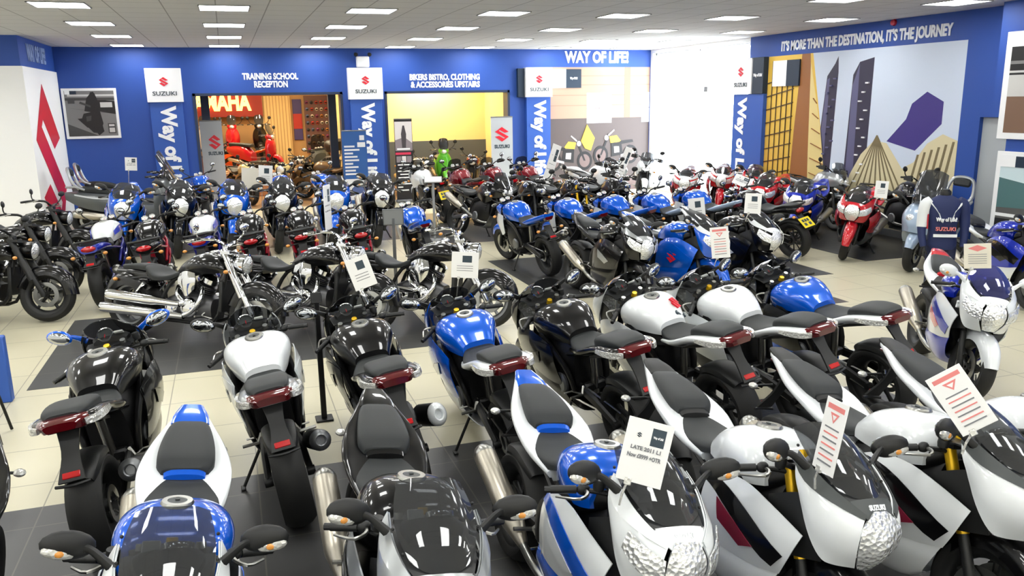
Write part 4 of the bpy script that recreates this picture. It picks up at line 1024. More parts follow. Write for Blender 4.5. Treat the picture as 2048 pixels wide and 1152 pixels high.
wallbox('baseboard_right', (XR-.02, yd1, 0), (XR, yw0, .13), TRIM)
wallbox('baseboard_back', (XL, YB-.02, 0), (o1, YB, .13), TRIM)
wallbox('baseboard_pier', (XPR-.02, 1.0, 0), (XPR, ypr-.3, .13), TRIM)

# ceiling lights: one diffuser and a frame each
random.seed(3)
k = 0
for i in range(-2, 7):
    for j in range(-6, 4):
        x, y = -1.915+2.025*i, 12.54+2.68*j
        if x < XL+.4 or x > XR-.4 or y < YF+.4 or (x < XP+.3 and y > YP-.3): continue
        where = f"{['nearest','second nearest','third nearest','fourth nearest','fifth nearest','sixth nearest','seventh nearest','seventh farthest','sixth farthest','farthest'][min(9, j+6)]}"
        t = thing('ceiling_light', 'square white panel light set flush in the tiled ceiling', 'ceiling light', (x, y, ZC), (0, 0, 0), 'square ceiling lights')
        f = MB()
        for a, b, c, d_ in ((0, .328, .672, .016), (0, -.328, .672, .016), (.328, 0, .016, .672), (-.328, 0, .016, .672)): f.box((a, b, -.006), (c, d_, .012))
        if not k: FR, DI = f.mesh('frame'), MB().box((0, 0, -.003), (.64, .64, .006)).mesh('diffuser')
        k += 1
        link('light_frame', FR, TRIM, t); link('light_diffuser', DI, PANEL, t)

# ------------------------------------------------------------------ lettering and flat panels
AX = dict(back=((1, 0, 0), (0, 0, 1), (0, -1, 0)), right=((0, -1, 0), (0, 0, 1), (-1, 0, 0)), left=((0, 1, 0), (0, 0, 1), (1, 0, 0)))
def frame(o, ax, down=False, spin=0):
    u, v, n = [np.array(a, float) for a in (AX[ax] if isinstance(ax, str) else ax)]
    if down: u, v = -v, u
    if spin: c, s = math.cos(R(spin)), math.sin(R(spin)); u, v = u*c+v*s, v*c-u*s
    Mx = np.eye(4); Mx[:3, 0], Mx[:3, 1], Mx[:3, 2], Mx[:3, 3] = u, v, n, np.array(o)
    return Mx
def letters(name, txt, o, ax, size, m, width=None, down=False, depth=.012, bold=.045, parent=None, sx=.62, spin=0):
    me = text_mesh(txt, size, depth, sx, bold)
    xs = [v.co.x for v in me.vertices]; wd = max(xs)-min(xs); cx = (max(xs)+min(xs))/2
    f = (width/wd) if width else 1
    for v in me.vertices: v.co.x = (v.co.x-cx)*f
    Mx = Matrix(frame(o, ax, down, spin).tolist())
    me.transform(Mx)
    return link(name, me, m, parent)
def flat(mb, o, ax, W, H, layers, t0=.0, dt=.0015, spin=0):
    """thin printed shapes on a panel; outlines in 0..1 of the panel's width and height"""
    Mx = frame(o, ax, False, spin)
    for i, (poly, k_) in enumerate(layers):
        d0, d1 = t0, t0+dt*(i+1); n = len(poly)
        V = [(a*W, b*H, d) for d in (d0, d1) for a, b in poly]
        V = [tuple((Mx @ np.array((*p, 1)))[:3]) for p in V]
        mb.add(V, [tuple(range(n, 2*n)), tuple(reversed(range(n)))]+[(j, (j+1) % n, (j+1) % n+n, j+n) for j in range(n)], k_)
    return mb
def rect(x0, y0, x1, y1): return [(x0, y0), (x1, y0), (x1, y1), (x0, y1)]
def emblem(o, ax, s, m=SUZRED, parent=None, sx=1.0, name='emblem', d=.006, spin=0):
    mb = MB(); flat(mb, o, ax, s*sx, s, [([(a-.5, b-.5) for a, b in EMBLEM], 0)], 0, d, spin)
    return obj(name, mb, m, parent, 20)
def board(name, lo, ax, W, H, th, m, label, cat, group=None):
    """panel with its lower-left corner at lo, standing proud of the wall by th"""
    mb = MB(); Mx = frame(lo, ax)
    b = MB().box((W/2, H/2, th/2), (W, H, th), 0, .004); b.xf(Mx)
    o = obj(name, b, m)
    return tag(o, label, cat, group)

def P(x, z, off=.0): return (KR*x, YB-off, RZ(z))
def Q(y, z, off=.0): return (XR-off, KR*y, RZ(z))
# lettering on the walls
LW = mat('lettering_white', (236, 240, 246), .45)
tag(letters('wall_lettering', 'TRAINING SCHOOL', P(.99, 2.955, .006), 'back', .20, LW, 1.16*KR), 'white words TRAINING SCHOOL on the blue wall', 'lettering')
tag(letters('wall_lettering', 'RECEPTION', P(.99, 2.79, .006), 'back', .20, LW, .70*KR), 'white word RECEPTION over the left doorway', 'lettering')
tag(letters('wall_lettering', 'BIKERS BISTRO, CLOTHING', P(4.86, 2.92, .006), 'back', .20, LW, 1.66*KR), 'white words BIKERS BISTRO, CLOTHING on the blue wall', 'lettering')
tag(letters('wall_lettering', '& ACCESSORIES UPSTAIRS', P(4.87, 2.755, .006), 'back', .20, LW, 1.64*KR), 'white words & ACCESSORIES UPSTAIRS over the middle doorway', 'lettering')
tag(letters('wall_lettering', 'WAY OF LIFE!', P(8.68, 3.36, .006), 'back', .40, LW, 1.70*KR), 'large white words WAY OF LIFE! high in the back corner', 'lettering')
tag(letters('wall_lettering', 'IT\'S MORE THAN THE DESTINATION, IT\'S THE JOURNEY', Q(11.78, 3.30, .006), 'right', .26, LW, 4.0*KR), 'long white slogan on the blue right wall above the mural', 'lettering')
tag(letters('wall_lettering', 'WAY OF LIFE!', (XP+.006, KR*17.35, RZ(3.30)), 'left', .42, mat('lettering_pale', (150, 172, 214), .5), 1.6*KR), 'pale words WAY OF LIFE! on the blue top of the pillar', 'lettering')
# big red emblem on the pillar
w = emblem((XP+.034, KR*17.30, RZ(1.32)), 'left', 2.95*KR, SUZRED, sx=.72, d=.004)
w.name = 'pillar_emblem'; tag(w, 'huge red letter S emblem on the white pillar side', 'emblem')
# column boards
BOARDW = mat('board_white', (238, 240, 242), .45)
BANB = mat('banner_blue', (42, 86, 172), .5)
for nm, xc, wd, lab in (('left', -1.145, .69, 'left of the training school doorway'), ('mid', 3.0, .76, 'between the two doorways'), ('r', 7.11, .67, 'right of the bistro doorway')):
    ban = board('column_banner', (KR*(xc-wd/2+.03), YB, .0), 'back', KR*(wd-.06), RZ(2.48), .14, BANB, f'tall blue column banner reading Way of Life! {lab}', 'banner')
    letters('lettering', 'Way of Life!', (KR*xc+.02, YB-.147, RZ(1.45)), 'back', .44, LETTER, 1.85*KR, True, parent=ban, sx=.8)
    b = board('sign_board', (KR*(xc-wd/2), YB, RZ(2.45)), 'back', KR*wd, KR*.68, .20, BOARDW, f'square white sign with red emblem {lab}', 'sign')
    emblem((KR*xc, YB-.206, RZ(2.86)), 'back', .21, parent=b, sx=.95)
    letters('lettering', 'SUZUKI', (KR*xc, YB-.204, RZ(2.62)), 'back', .13, INKDARK, .52, parent=b, bold=.012, sx=1, depth=.006)
m = MB().box(P(2.98, 3.26, .06), (.32, .10, .26), 0, .02)
o = obj('emergency_light', m, BOARDW); tag(o, 'white emergency light box above the middle sign', 'light')
for s in (-1, 1): obj('lamp_head', MB().lathe([(.001, -.04), (.04, -.03), (.05, .03), (.001, .035)], tuple(np.array(P(2.98+s*.15, 3.42, .10))), (0, -1, -.3), 14), PLAST, o)
# corner column by the window on the right wall
ban = board('column_banner', Q(15.18, .12), 'right', KR*1.02, RZ(2.44), .10, BANB, 'tall blue column banner reading Way of Life! beside the bright window', 'banner')
letters('lettering', 'Way of Life!', (XR-.107, KR*14.86, RZ(1.45)), 'right', .44, LETTER, 1.85*KR, True, parent=ban, sx=.8)
b = board('sign_board', Q(15.22, 2.44), 'right', KR*.68, KR*.70, .14, BOARDW, 'square white sign with red emblem beside the bright window', 'sign')
emblem((XR-.146, KR*14.90, RZ(2.88)), 'right', .21, parent=b)
letters('lettering', 'SUZUKI', (XR-.144, KR*14.90, RZ(2.62)), 'right', .13, INKDARK, .50, parent=b, bold=.012, sx=1, depth=.006)
b = board('sign_board', Q(14.52, 2.44), 'right', KR*.36, KR*.70, .13, NAVY, 'narrow dark navy sign beside the white one near the mural', 'sign')
letters('lettering', 'Way of Life!', (XR-.134, KR*14.34, RZ(2.80)), 'right', .09, LETTER, .32, parent=b, depth=.006)
b = board('sign_board', (KR*6.60, YB, RZ(2.45)), 'back', KR*.16, KR*.66, .12, NAVY, 'narrow dark navy sign edge left of the right white sign', 'sign')

# ------------------------------------------------------------------ wall mural and posters
def PM(n, rgb, r=.5): return mat('print_'+n, rgb, r)
MU = [PM('sky', (204, 216, 234)), PM('glass_yellow', (224, 186, 78)), PM('rust', (150, 96, 48)), PM('gold', (226, 206, 140)), PM('tower', (44, 42, 66)), PM('tower_light', (92, 92, 128)),
      PM('shell', (216, 206, 168)), PM('shell_dark', (120, 108, 78)), PM('violet', (58, 46, 128)), BOARDW, NAVY, PM('white', (238, 240, 242)), PM('base', (186, 150, 78)), PM('line', (70, 52, 30))]
y0m, y1m, z0m, z1m = 14.16, 9.50, .16, 3.14
Wm, Hm = KR*(y0m-y1m), KR*(z1m-z0m)
b = MB(); o_ = Q(y0m, z0m)
L = [(rect(0, 0, 1, 1), 0), ([(0, 0), (.34, .0), (.40, .25), (.28, 1), (0, 1)], 1), ([(.17, .0), (.30, 0), (.31, .4), (.265, 1), (.215, 1), (.19, .55)], 2), ([(.30, 0), (.44, 0), (.43, .15), (.27, .95), (.285, .4)], 3),
     ([(.35, .55), (.37, .86), (.41, .93), (.425, .97), (.43, .88), (.415, .20), (.40, .2)], 4), ([(.355, .55), (.372, .84), (.385, .85), (.38, .4)], 5), ([(.49, .15), (.51, .86), (.54, .93), (.61, .95), (.605, .2)], 4), ([(.51, .8), (.54, .92), (.545, .3), (.505, .25)], 5),
     (rect(0, 0, 1, .16), 12), ([(.50, .16), (.53, .30), (.58, .42), (.64, .50), (.70, .49), (.78, .36), (.83, .40), (.88, .50), (.94, .55), (1, .52), (1, .0), (.5, .0)], 6), ([(.70, .50), (.78, .62), (.80, .70), (.86, .76), (.93, .71), (.93, .60), (.83, .46)], 8)]
for i in range(9): a = .52+.035*i; L.append(([(a, .20), (a+.008, .20), (.655, .53), (.65, .53)], 7))
for i in range(6): a = .79+.028*i; L.append(([(a, .12), (a+.010, .12), (a+.06, .44+.015*i), (a+.052, .44+.015*i)], 7))
for i in range(10): z = .06+.085*i; L.append(([(0, z), (.175, z+.05), (.175, z+.056), (0, z+.006)], 13))
for i in range(5): x = .03+.034*i; L.append(([(x, .15), (x+.003, .15), (x+.005, .97), (x+.002, .97)], 13))
for i in range(8): z = .1+.09*i; L.append(([(.30, z), (.42-.014*i, z-.03), (.42-.014*i, z-.026), (.30, z+.004)], 2))
for i in range(12): L.append((rect(.37+.02*(i % 3), .40+.04*i, .385+.02*(i % 3), .408+.04*i), 5)); L.append((rect(.55+.015*(i % 3), .26+.05*i, .565+.015*(i % 3), .268+.05*i), 11))
L += [(rect(.04, .81, .13, .97), 9), (rect(.13, .81, .21, .97), 10)]
flat(b, o_, 'right', Wm, Hm, L, 0, .0005)
mu = obj('wall_mural', b, MU); tag(mu, 'large printed mural of glass towers on the blue right wall', 'mural')
emblem((XR-.028, KR*(y0m-.085*(y0m-y1m)), RZ(2.84)), 'right', .12, INKDARK, mu, d=.004)
letters('lettering', 'Way of Life!', (XR-.028, KR*(y0m-.17*(y0m-y1m)), RZ(2.82)), 'right', .08, LETTER, .28, parent=mu, depth=.004)
# mural at the far right of the back wall: old workshop with motorcycles
MW = [PM('wood', (178, 146, 124)), PM('wood_dark', (150, 116, 98)), PM('shade', (92, 80, 78)), PM('pane', (244, 246, 250)), PM('black', (30, 28, 30)), PM('yellow', (216, 186, 64)), PM('pale', (206, 196, 198)), BOARDW, NAVY, PM('mid', (124, 104, 102))]
x0m, x1m = 7.46, 10.13; W2, H2 = KR*(x1m-x0m), KR*(3.14-.1)
def bikeprint(cx, cy, s, f=1):
    g = lambda pts: [(cx+f*s*a, cy+s*1.0*b) for a, b in pts]
    c = lambda x, y, r: [(cx+f*s*(x+r*math.cos(t)), cy+s*(y+r*math.sin(t))) for t in np.linspace(0, 2*np.pi, 18)[:-1]]
    return [(c(-.62, .0, .32), 4), (c(-.62, 0, .22), 9), (c(.66, 0, .32), 4), (c(.66, 0, .22), 9), (g([(.62, 0), (.70, 0), (.36, .72), (.28, .70)]), 4), (g([(.30, .62), (-.02, .66), (-.22, .44), (.24, .40)]), 5), (g([(-.16, .46), (-.70, .50), (-.74, .42), (-.12, .34)]), 4),
            (g([(.22, .40), (-.22, .40), (-.30, .0), (.20, -.06)]), 4), (g([(.10, .28), (-.12, .28), (-.14, .08), (.08, .06)]), 6), (g([(.36, .68), (.10, .86), (.08, .82), (.32, .64)]), 6), (c(.42, .58, .09), 6), (g([(-.2, .0), (-.86, .14), (-.86, .06), (-.2, -.08)]), 6)]
L = [(rect(0, 0, 1, 1), 0)]+[(rect(0, z, 1, z+.004), 1) for z in (.70, .78, .86, .93)]+[(rect(0, 0, 1, .60), 2), (rect(.74, .6, .80, 1), 1), (rect(.36, .56, .61, .80), 3), (rect(.36, .675, .61, .68), 9), (rect(.483, .56, .487, .80), 9), (rect(.92, .56, 1, .80), 3), (rect(.92, .675, 1, .68), 9),
     (rect(0, 0, 1, .12), 9)]+bikeprint(.18, .26, .24)+bikeprint(.66, .30, .24, -1)+[([(.30, .42), (.36, .55), (.44, .44), (.40, .34), (.34, .36)], 5)]+[(rect(.0, .84, .15, .985), 7), (rect(.15, .84, .30, .985), 8)]
b = MB(); flat(b, P(x0m, .1), 'back', W2, H2, L, 0, .0006)
mu = obj('wall_mural', b, MW); tag(mu, 'printed mural of motorcycles in an old workshop on the back wall', 'mural')
letters('lettering', 'Way of Life!', (KR*(x0m+.225*(x1m-x0m)), YB-.027, RZ(2.88)), 'back', .08, LETTER, .22, parent=mu, depth=.004)
# framed poster of a rider on the left
BW = [PM('g1', (196, 196, 194)), PM('g2', (120, 120, 120)), PM('g3', (62, 62, 62)), PM('g4', (22, 22, 23)), BOARDW, NAVY, PM('g5', (84, 84, 84)), PM('rust2', (120, 92, 74)), PM('teal', (72, 110, 112)), PM('skyp', (196, 216, 222))]
def poster(o, ax, W, H, layers, label):
    o = np.array(o)+np.array(AX[ax][2])*.024
    r = board('framed_poster', o, ax, W, H, .03, BOARDW, label, 'poster')
    b = MB(); flat(b, np.array(o)+np.array(AX[ax][2])*.031, ax, W, H, layers, 0, .0006)
    obj('poster_print', b, BW, r); return r
L = [(rect(.05, .05, .95, .95), 6), ([(.05, .62), (.95, .50), (.95, .95), (.05, .95)], 1), ([(.05, .62), (.05, .30), (.60, .05), (.95, .05), (.95, .48)], 1), ([(.05, .30), (.05, .05), (.60, .05)], 2), ([(.62, .55), (.95, .48), (.95, .74), (.62, .78)], 3), (rect(.05, .76, .95, .81), 2), (rect(.68, .62, .90, .72), 0), (rect(.10, .84, .95, .88), 0),
     ([(.38, .55), (.44, .80), (.52, .90), (.60, .90), (.63, .80), (.68, .62), (.62, .50)], 3), ([(.50, .84), (.52, .92), (.58, .93), (.61, .86), (.57, .82)], 3), ([(.36, .50), (.66, .56), (.70, .30), (.62, .10), (.50, .12), (.30, .36)], 3), ([(.24, .40), (.46, .42), (.52, .24), (.40, .22)], 3), ([(.40, .44), (.50, .46), (.48, .36), (.40, .34)], 2),
     ([(.56, .36), (.66, .40), (.70, .14), (.60, .06), (.54, .16)], 3), ([(.30, .70), (.50, .62), (.50, .66), (.32, .74)], 2), (rect(.06, .88, .15, .95), 4), (rect(.15, .88, .27, .95), 5), (rect(.10, .70, .22, .80), 2), (rect(.78, .10, .92, .30), 2), (rect(.80, .24, .90, .28), 0), (rect(.80, .12, .90, .21), 0)]
r = poster(P(-3.08, 1.745), 'back', KR*1.01, KR*1.0, L, 'framed black and white poster of a motorcycle rider on the blue wall')
# two framed posters on the pier
L = [(rect(.06, .06, .94, .94), 7), (rect(.06, .40, .94, .60), 0), (rect(.06, .60, .94, .94), 3), (rect(.06, .70, .94, .73), 1), (rect(.06, .62, .94, .64), 0)]
c = lambda x, y, r_: [(x+r_*math.cos(t), y+r_*math.sin(t)) for t in np.linspace(0, 2*np.pi, 28)[:-1]]
L += [(c(.72, .42, .30), 3), (c(.72, .42, .22), 1), (c(.72, .42, .18), 3), (c(.72, .42, .06), 0), ([(.66, .40), (.98, .90), (.92, .92), (.60, .44)], 3), (rect(.06, .86, .20, 1), 4), (rect(.20, .86, .36, .98), 5)]
L = [(q_[0] if max(p[0] for p in q_[0]) <= 1 else [(min(p[0], .94), p[1]) for p in q_[0]], q_[1]) for q_ in L]
ya, yb_ = 8.47, 7.05
poster((XPR, KR*ya, RZ(1.80)), 'right', KR*1.52, KR*1.36, L, 'framed poster of a motorcycle wheel, upper one on the right pier')
L = [(rect(.05, .05, .95, .95), 6), (rect(.05, .62, .95, .95), 9), ([(.05, .48), (.95, .52), (.95, .72), (.60, .68), (.05, .76)], 8), (rect(.05, .40, .95, .43), 4), (rect(.05, .05, .95, .38), 3), ([(.62, .16), (.60, .46), (.66, .58), (.66, .72), (.74, .80), (.84, .80), (.90, .66), (.94, .46), (.90, .14)], 4), ([(.66, .10), (.66, .42), (.88, .42), (.88, .10)], 3), (c(.77, .74, .09), 0), (rect(.05, .86, .20, .97), 4), (rect(.20, .86, .34, .96), 5)]
poster((XPR, KR*(ya-.05), RZ(.22)), 'right', KR*1.45, KR*1.42, L, 'framed poster of a rider in white on a road, lower one on the right pier')
m = MB().lathe([(.001, .05), (.05, .045), (.06, .02), (.06, 0)], (XR-.0, KR*10.95, RZ(3.50)), (-1, 0, 0), 16)
tag(obj('fire_sounder', m, RED), 'small round red alarm sounder high on the right wall', 'alarm')
# ------------------------------------------------------------------ rooms beyond the doorways
YR = RM(0, 26.2, 0).y
xa, xb = RM(-1.6, 0, 0).x, RM(3.0, 0, 0).x
wallbox('wall_room_left', (xa-.1, YB+T, 0), (xa, YR, ZC), TANW)
wallbox('wall_room_mid', (xb-.05, YB+T, 0), (xb+.05, YR, ZC), CREAMW)
wallbox('wall_room_right', (RM(6.9, 0, 0).x, YB+T, 0), (RM(6.9, 0, 0).x+.1, YR, ZC), CREAMW)
wallbox('wall_room_back', (xa, YR, 0), (xb, YR+.1, ZC), TANW)
yc = RM(0, 22.6, 0).y
wallbox('wall_room_cream', (xb, yc, 0), (RM(6.95, 0, 0).x, yc+.1, ZC), mat('cream_wall_bright', (236, 218, 160), .7))
wallbox('trim_5', (xb, yc-.04, 0), (RM(6.95, 0, 0).x, yc, RZ(1.32)), mat('wainscot_grey', (78, 88, 98), .6), 'dark panelling along the foot of the cream wall')
wallbox('floor', (xa, YB, -.11), (RM(6.95, 0, 0).x, YR, .001), mat('room_floor', (150, 118, 84), .35))
def warm(x, y, z, s=.34):
    t = thing('ceiling_spotlight', 'round warm ceiling spotlight in the room beyond the doorway', 'spotlight', (x, y, z), (0, 0, 0), 'warm ceiling spotlights')
    obj('spotlight_rim', MB().lathe([(s*.5, 0), (s*.56, 0), (s*.56, -.03), (s*.5, -.02)], (0, 0, 0), (0, 0, 1), 20, closed=True), TRIM, t)
    obj('spotlight_lens', MB().lathe([(.001, -.012), (s*.5, -.012), (s*.5, -.004), (.001, -.004)], (0, 0, 0), (0, 0, 1), 20), WARMP, t)
for x, y in ((-.6, 21.2), (.9, 21.4), (2.2, 21.0), (0, 23.4), (1.6, 23.4), (4.5, 20.8), (5.6, 21.9), (4.9, 22.1)):
    warm(KR*x, KR*y, ZC)
# illuminated red sign wall
b = board('shop_sign', (KR*(-.75), YR-.30, RZ(2.02)), 'back', KR*1.80, KR*1.0, .12, REDWALL, 'red sign board with glowing yellow capital letters in the far room', 'sign')
letters('sign_letters', 'YAMAHA', (KR*(-.20), YR-.44, RZ(2.42)), 'back', .74, SIGNGLOW, KR*1.88, parent=b, depth=.05)
b = board('slatted_panel', (KR*1.05, YR-.2, 0), 'back', KR*.80, RZ(2.60), .05, CREAMW, 'pale vertical panelling beside the glowing red sign', 'panel')
for i in range(9): obj('slat', MB().box((KR*(1.09+.09*i), YR-.27, RZ(2.60)/2), (.02, .03, RZ(2.60))), TANW, b)
b = board('gear_wall', (KR*2.25, YR-.3, RZ(.9)), 'back', KR*.72, KR*1.7, .05, mat('gear_wall', (96, 66, 62), .6), 'dark display wall crowded with helmets at the right of the far room', 'display wall')
random.seed(5)
hm = [mat('helmet_%d' % i, c_, .25, 0, .8) for i, c_ in enumerate(((190, 60, 50), (220, 214, 200), (60, 60, 66), (200, 130, 60), (150, 60, 110), (90, 110, 150)))]
for i in range(5):
    for j in range(8):
        x, z = KR*(2.33+.14*i), RZ(1.0+.20*j)
        h = MB().ell((x, YR-.36, z), (.055, .05, .06), 0, 12, 8); h.ell((x, YR-.40, z-.005), (.042, .02, .026), 1, 10, 6)
        tag(obj('helmet', h, [hm[random.randrange(6)], DARK]), 'small motorcycle helmet on the crowded wall in the far room', 'helmet', 'helmets on the far display wall')
b = board('hanging_banner', (KR*1.93, YR, RZ(1.3)), 'back', KR*.26, KR*1.2, .06, mat('banner_purple', (70, 60, 120), .5), 'narrow purple and red hanging banner in the far room', 'banner')
obj('banner_stripe', MB().box((KR*2.06, YR-.066, RZ(1.85)), (KR*.26, .01, .5)), mat('banner_red', (190, 50, 40), .5), b)
for x, lab in ((-.42, 'left'), (2.42, 'right')):
    y = 20.4
    wallbox('trim_6' if x < 0 else 'trim_7', (KR*x-.10, KR*y-.1, 0), (KR*x+.10, KR*y+.1, ZC), DBLUEP, f'dark blue post inside the {lab} of the far room')
# grey flag banners on stands
GFLAG = mat('flag_grey', (176, 180, 184), .5)
def rollup(x, y, w, h, m, label, yaw=0):
    t = thing('banner_stand', label, 'banner', (x, y, 0), (0, 0, R(yaw)))
    obj('stand_base', MB().box((0, 0, .04), (w+.04, .22, .08), 0, .02), ALU, t)
    obj('banner_panel', MB().box((0, 0, .08+h/2), (w, .012, h)), m, t)
    obj('top_rail', MB().box((0, 0, .085+h), (w+.01, .03, .03), 0, .008), ALU, t)
    return t
def on(t, o_): o_.parent = t; return o_
FR_ = ((1, 0, 0), (0, 0, 1), (0, -1, 0))
t = rollup(KR*(-.33), KR*19.75, .52, RZ(2.05)-.1, GFLAG, 'grey banner stand with red emblem in the left doorway')
emblem((.06, -.010, 1.62), FR_, .36, parent=t, sx=.8); letters('lettering', 'SUZUKI', (.06, -.008, 1.34), FR_, .11, INKDARK, .34, parent=t, depth=.004, sx=1)
t = rollup(KR*6.12, KR*18.72, .60, RZ(2.02)-.1, GFLAG, 'grey banner stand with red emblem beside the cream room')
emblem((.0, -.010, 1.66), FR_, .38, parent=t); letters('lettering', 'SUZUKI', (0, -.008, 1.34), FR_, .12, INKDARK, .42, parent=t, depth=.004, sx=1)
t = rollup(KR*3.78, KR*18.75, .46, RZ(2.02)-.1, mat('banner_black', (26, 24, 28), .45), 'black roll-up banner with a photo at the top beside the middle column')
b = MB()
FL = [(rect(0, .62, 1, 1), 0), ([(.0, .62), (1, .62), (1, .72), (.55, .80), (0, .76)], 1), ([(.40, .66), (.36, .84), (.46, .95), (.56, .95), (.66, .84), (.62, .66)], 2), (rect(.1, .635, .86, .655), 3), (rect(0, .57, .9, .60), 4), (rect(.04, .47, .32, .55), 1), (rect(.36, .47, .60, .55), 0), (rect(.64, .47, .92, .55), 1)]
for i, (a, w_) in enumerate(((.10, .8), (.20, .6), (.08, .84), (.22, .5), (.1, .8), (.3, .36), (.1, .76), (.06, .3), (.2, .5))): FL.append((rect(a, .43-.042*i, a+w_, .445-.042*i), 3))
flat(b, (-.22, -.008, .12), FR_, .44, RZ(2.02)-.2, FL, 0, .0004)
obj('banner_print', b, [PM('ph_light', (214, 208, 208)), PM('ph_mid', (132, 122, 128)), PM('ph_dark', (64, 58, 64)), BOARDW, PM('pink', (206, 50, 84))], t)
t = rollup(KR*2.62, KR*18.42, .60, RZ(1.80)-.1, mat('board_blue', (34, 84, 150), .5), 'blue information board with white text and a photo before the middle column')
b = MB()
FL = [(rect(.04, .03, .96, .34), 0), ([(.30, .20), (.62, .30), (.9, .26), (.86, .14), (.4, .10)], 1), ([(.1, .08), (.3, .2), (.4, .1)], 2), (rect(.72, .90, .92, .97), 0), (rect(.62, .80, .95, .87), 0)]
for i in range(9): FL.append((rect(.06, .80-.05*i, (.5, .7, .42, .6, .66, .4, .62, .5, .7)[i], .825-.05*i), 0))
flat(b, (-.29, -.008, .12), FR_, .58, RZ(1.80)-.2, FL, 0, .0004)
obj('banner_print', b, [PM('ph_pale', (216, 218, 224)), PM('ph_blue', (74, 90, 140)), PM('ph_dark', (64, 58, 64))], t)

# vehicles beyond the doorways
DK = dict(body=BLACK, tank=BLACK, tail=BLACK, second=BLACK, fender=BLACK, lower=BLACK, frame=DARK, rail=PLAST, lampshell=CHROME, lowfork=PLAST, nose=BLACK, shroud=BLACK, trim=CHROME, flash=BLACK, stripe=BLACK, accent=BLACK, pipe=CHROME)
def C(**k): d = dict(DK); d.update(k); return d
def allc(m, **k):
    d = C(body=m, tank=m, tail=m, fender=m, nose=m, accent=m, second=m); d.update(k); return d
px, py = .50, KR*22.0
t = obj('display_plinth', MB().box((px, py, .34), (1.7, .9, .68), 0, .02), mat('plinth_tan', (196, 150, 116), .5)); tag(t, 'low tan display plinth carrying the red scooter', 'plinth')
spawn(kit(scooter_kit), 'scooter', allc(RED, second=DGREY), (px+.25, py, .68), -35, 0, 'red scooter standing on the tan plinth in the far room', 'scooter')
spawn(kit(sport_kit), 'motorcycle', allc(ORANGE, lower=BLACK, flash=ORANGE, stripe=BLACK), (.42, 26.2, .312), 165, -4, 'orange sports motorcycle behind the red scooter in the far room')
o = obj('display_plinth', MB().box((.42, 26.2, .15), (2.1, .8, .30), 0, .02), mat('plinth_tan', (196, 150, 116), .5)); tag(o, 'low tan display plinth under the orange motorcycle', 'plinth')
spawn(kit(naked_kit), 'motorcycle', C(tank=SILVER, fender=CHROME), (1.80, 25.2, 0), -86, -8, 'dark roadster with round lamp right of the red scooter')
spawn(kit(naked_kit), 'motorcycle', C(tank=CREAM, tail=CREAM, second=CREAM, fender=CREAM, body=CREAM, frame=CREAM, engine=ENGINE), (1.20, 22.65, 0), -100, -8, 'cream roadster just inside the left doorway')
spawn(kit(naked_kit), 'motorcycle', C(tank=CREAM, tail=WHITE, second=WHITE, fender=CREAM, engine=ENGINE, frame=STEEL), (.22, 22.75, 0), -70, -8, 'cream and chrome roadster beside the grey banner stand')
for i in range(3):
    spawn(kit(scooter_kit), 'scooter', allc((WHITE, RED, BLACK, ORANGE)[i], second=DGREY), (-.66+.82*i, 28.15, .9), -90, 0, ('white scooter', 'dark red scooter', 'black scooter', 'orange scooter')[i]+' on the high shelf below the glowing letters', 'scooter')
o = obj('display_shelf', MB().box((.15, 28.1, .45), (2.5, 1.7, .90), 0, .02), mat('plinth_dark', (90, 50, 40), .6)); tag(o, 'dark red display shelf below the glowing letters', 'shelf')
TK = kit(maxiscooter_kit)
r = spawn(TK, 'touring_motorcycle', C(body=DGREY, trim=SILVER), (2.76, 24.9, .165), 100, -6, 'dark touring machine with a top case in the far room', 'motorcycle')
o = obj('top_case', MB().loft([(-.98, [(0, 1.36), (.2, 1.35), (.27, 1.25), (.24, 1.08)]), (-1.2, [(0, 1.38), (.22, 1.37), (.29, 1.25), (.26, 1.06)]), (-1.44, [(0, 1.32), (.18, 1.31), (.25, 1.22), (.22, 1.08)])], 10, 9), PLAST, r)
for s in (1, -1): obj('case_light', MB().ell((-1.42, s*.15, 1.16), (.04, .08, .05), 0, 12, 7), REDLENS, o)
o = obj('display_plinth', MB().box((2.76, 24.9, .075), (.8, 2.5, .15), 0, .02), mat('plinth_dark', (90, 50, 40), .6)); tag(o, 'low dark plinth under the touring machine', 'plinth')
spawn(kit(sport_kit, haya=True, lamp='eyes', muf='twin'), 'motorcycle', allc(TAN, lower=TAN, flash=TAN, stripe=TAN, seat=TAN), (2.52, 22.85, 0), 158, -8, 'tan brown fully faired motorcycle inside the left doorway')
spawn(kit(scooter_kit), 'scooter', allc(GREEN, second=DGREY, screen=SMOKEDARK), (KR*5.02, KR*20.2, .25), -97, 0, 'bright green scooter with dark screen before the cream wall', 'scooter')
o = obj('display_plinth', MB().box((KR*5.02, KR*20.2, .125), (.8, 1.9, .25), 0, .02), mat('plinth_dark', (90, 50, 40), .6)); tag(o, 'low dark plinth under the green scooter', 'plinth')
spawn(kit(naked_kit), 'motorcycle', C(tank=WHITE, fender=WHITE), (KR*4.25, KR*20.1, 0), -75, -8, 'dark roadster with a round mirror left of the green scooter')
spawn(kit(naked_kit), 'motorcycle', C(tank=DRED, tail=DRED), (KR*5.75, KR*20.3, 0), -110, -8, 'dark red roadster right of the green scooter')

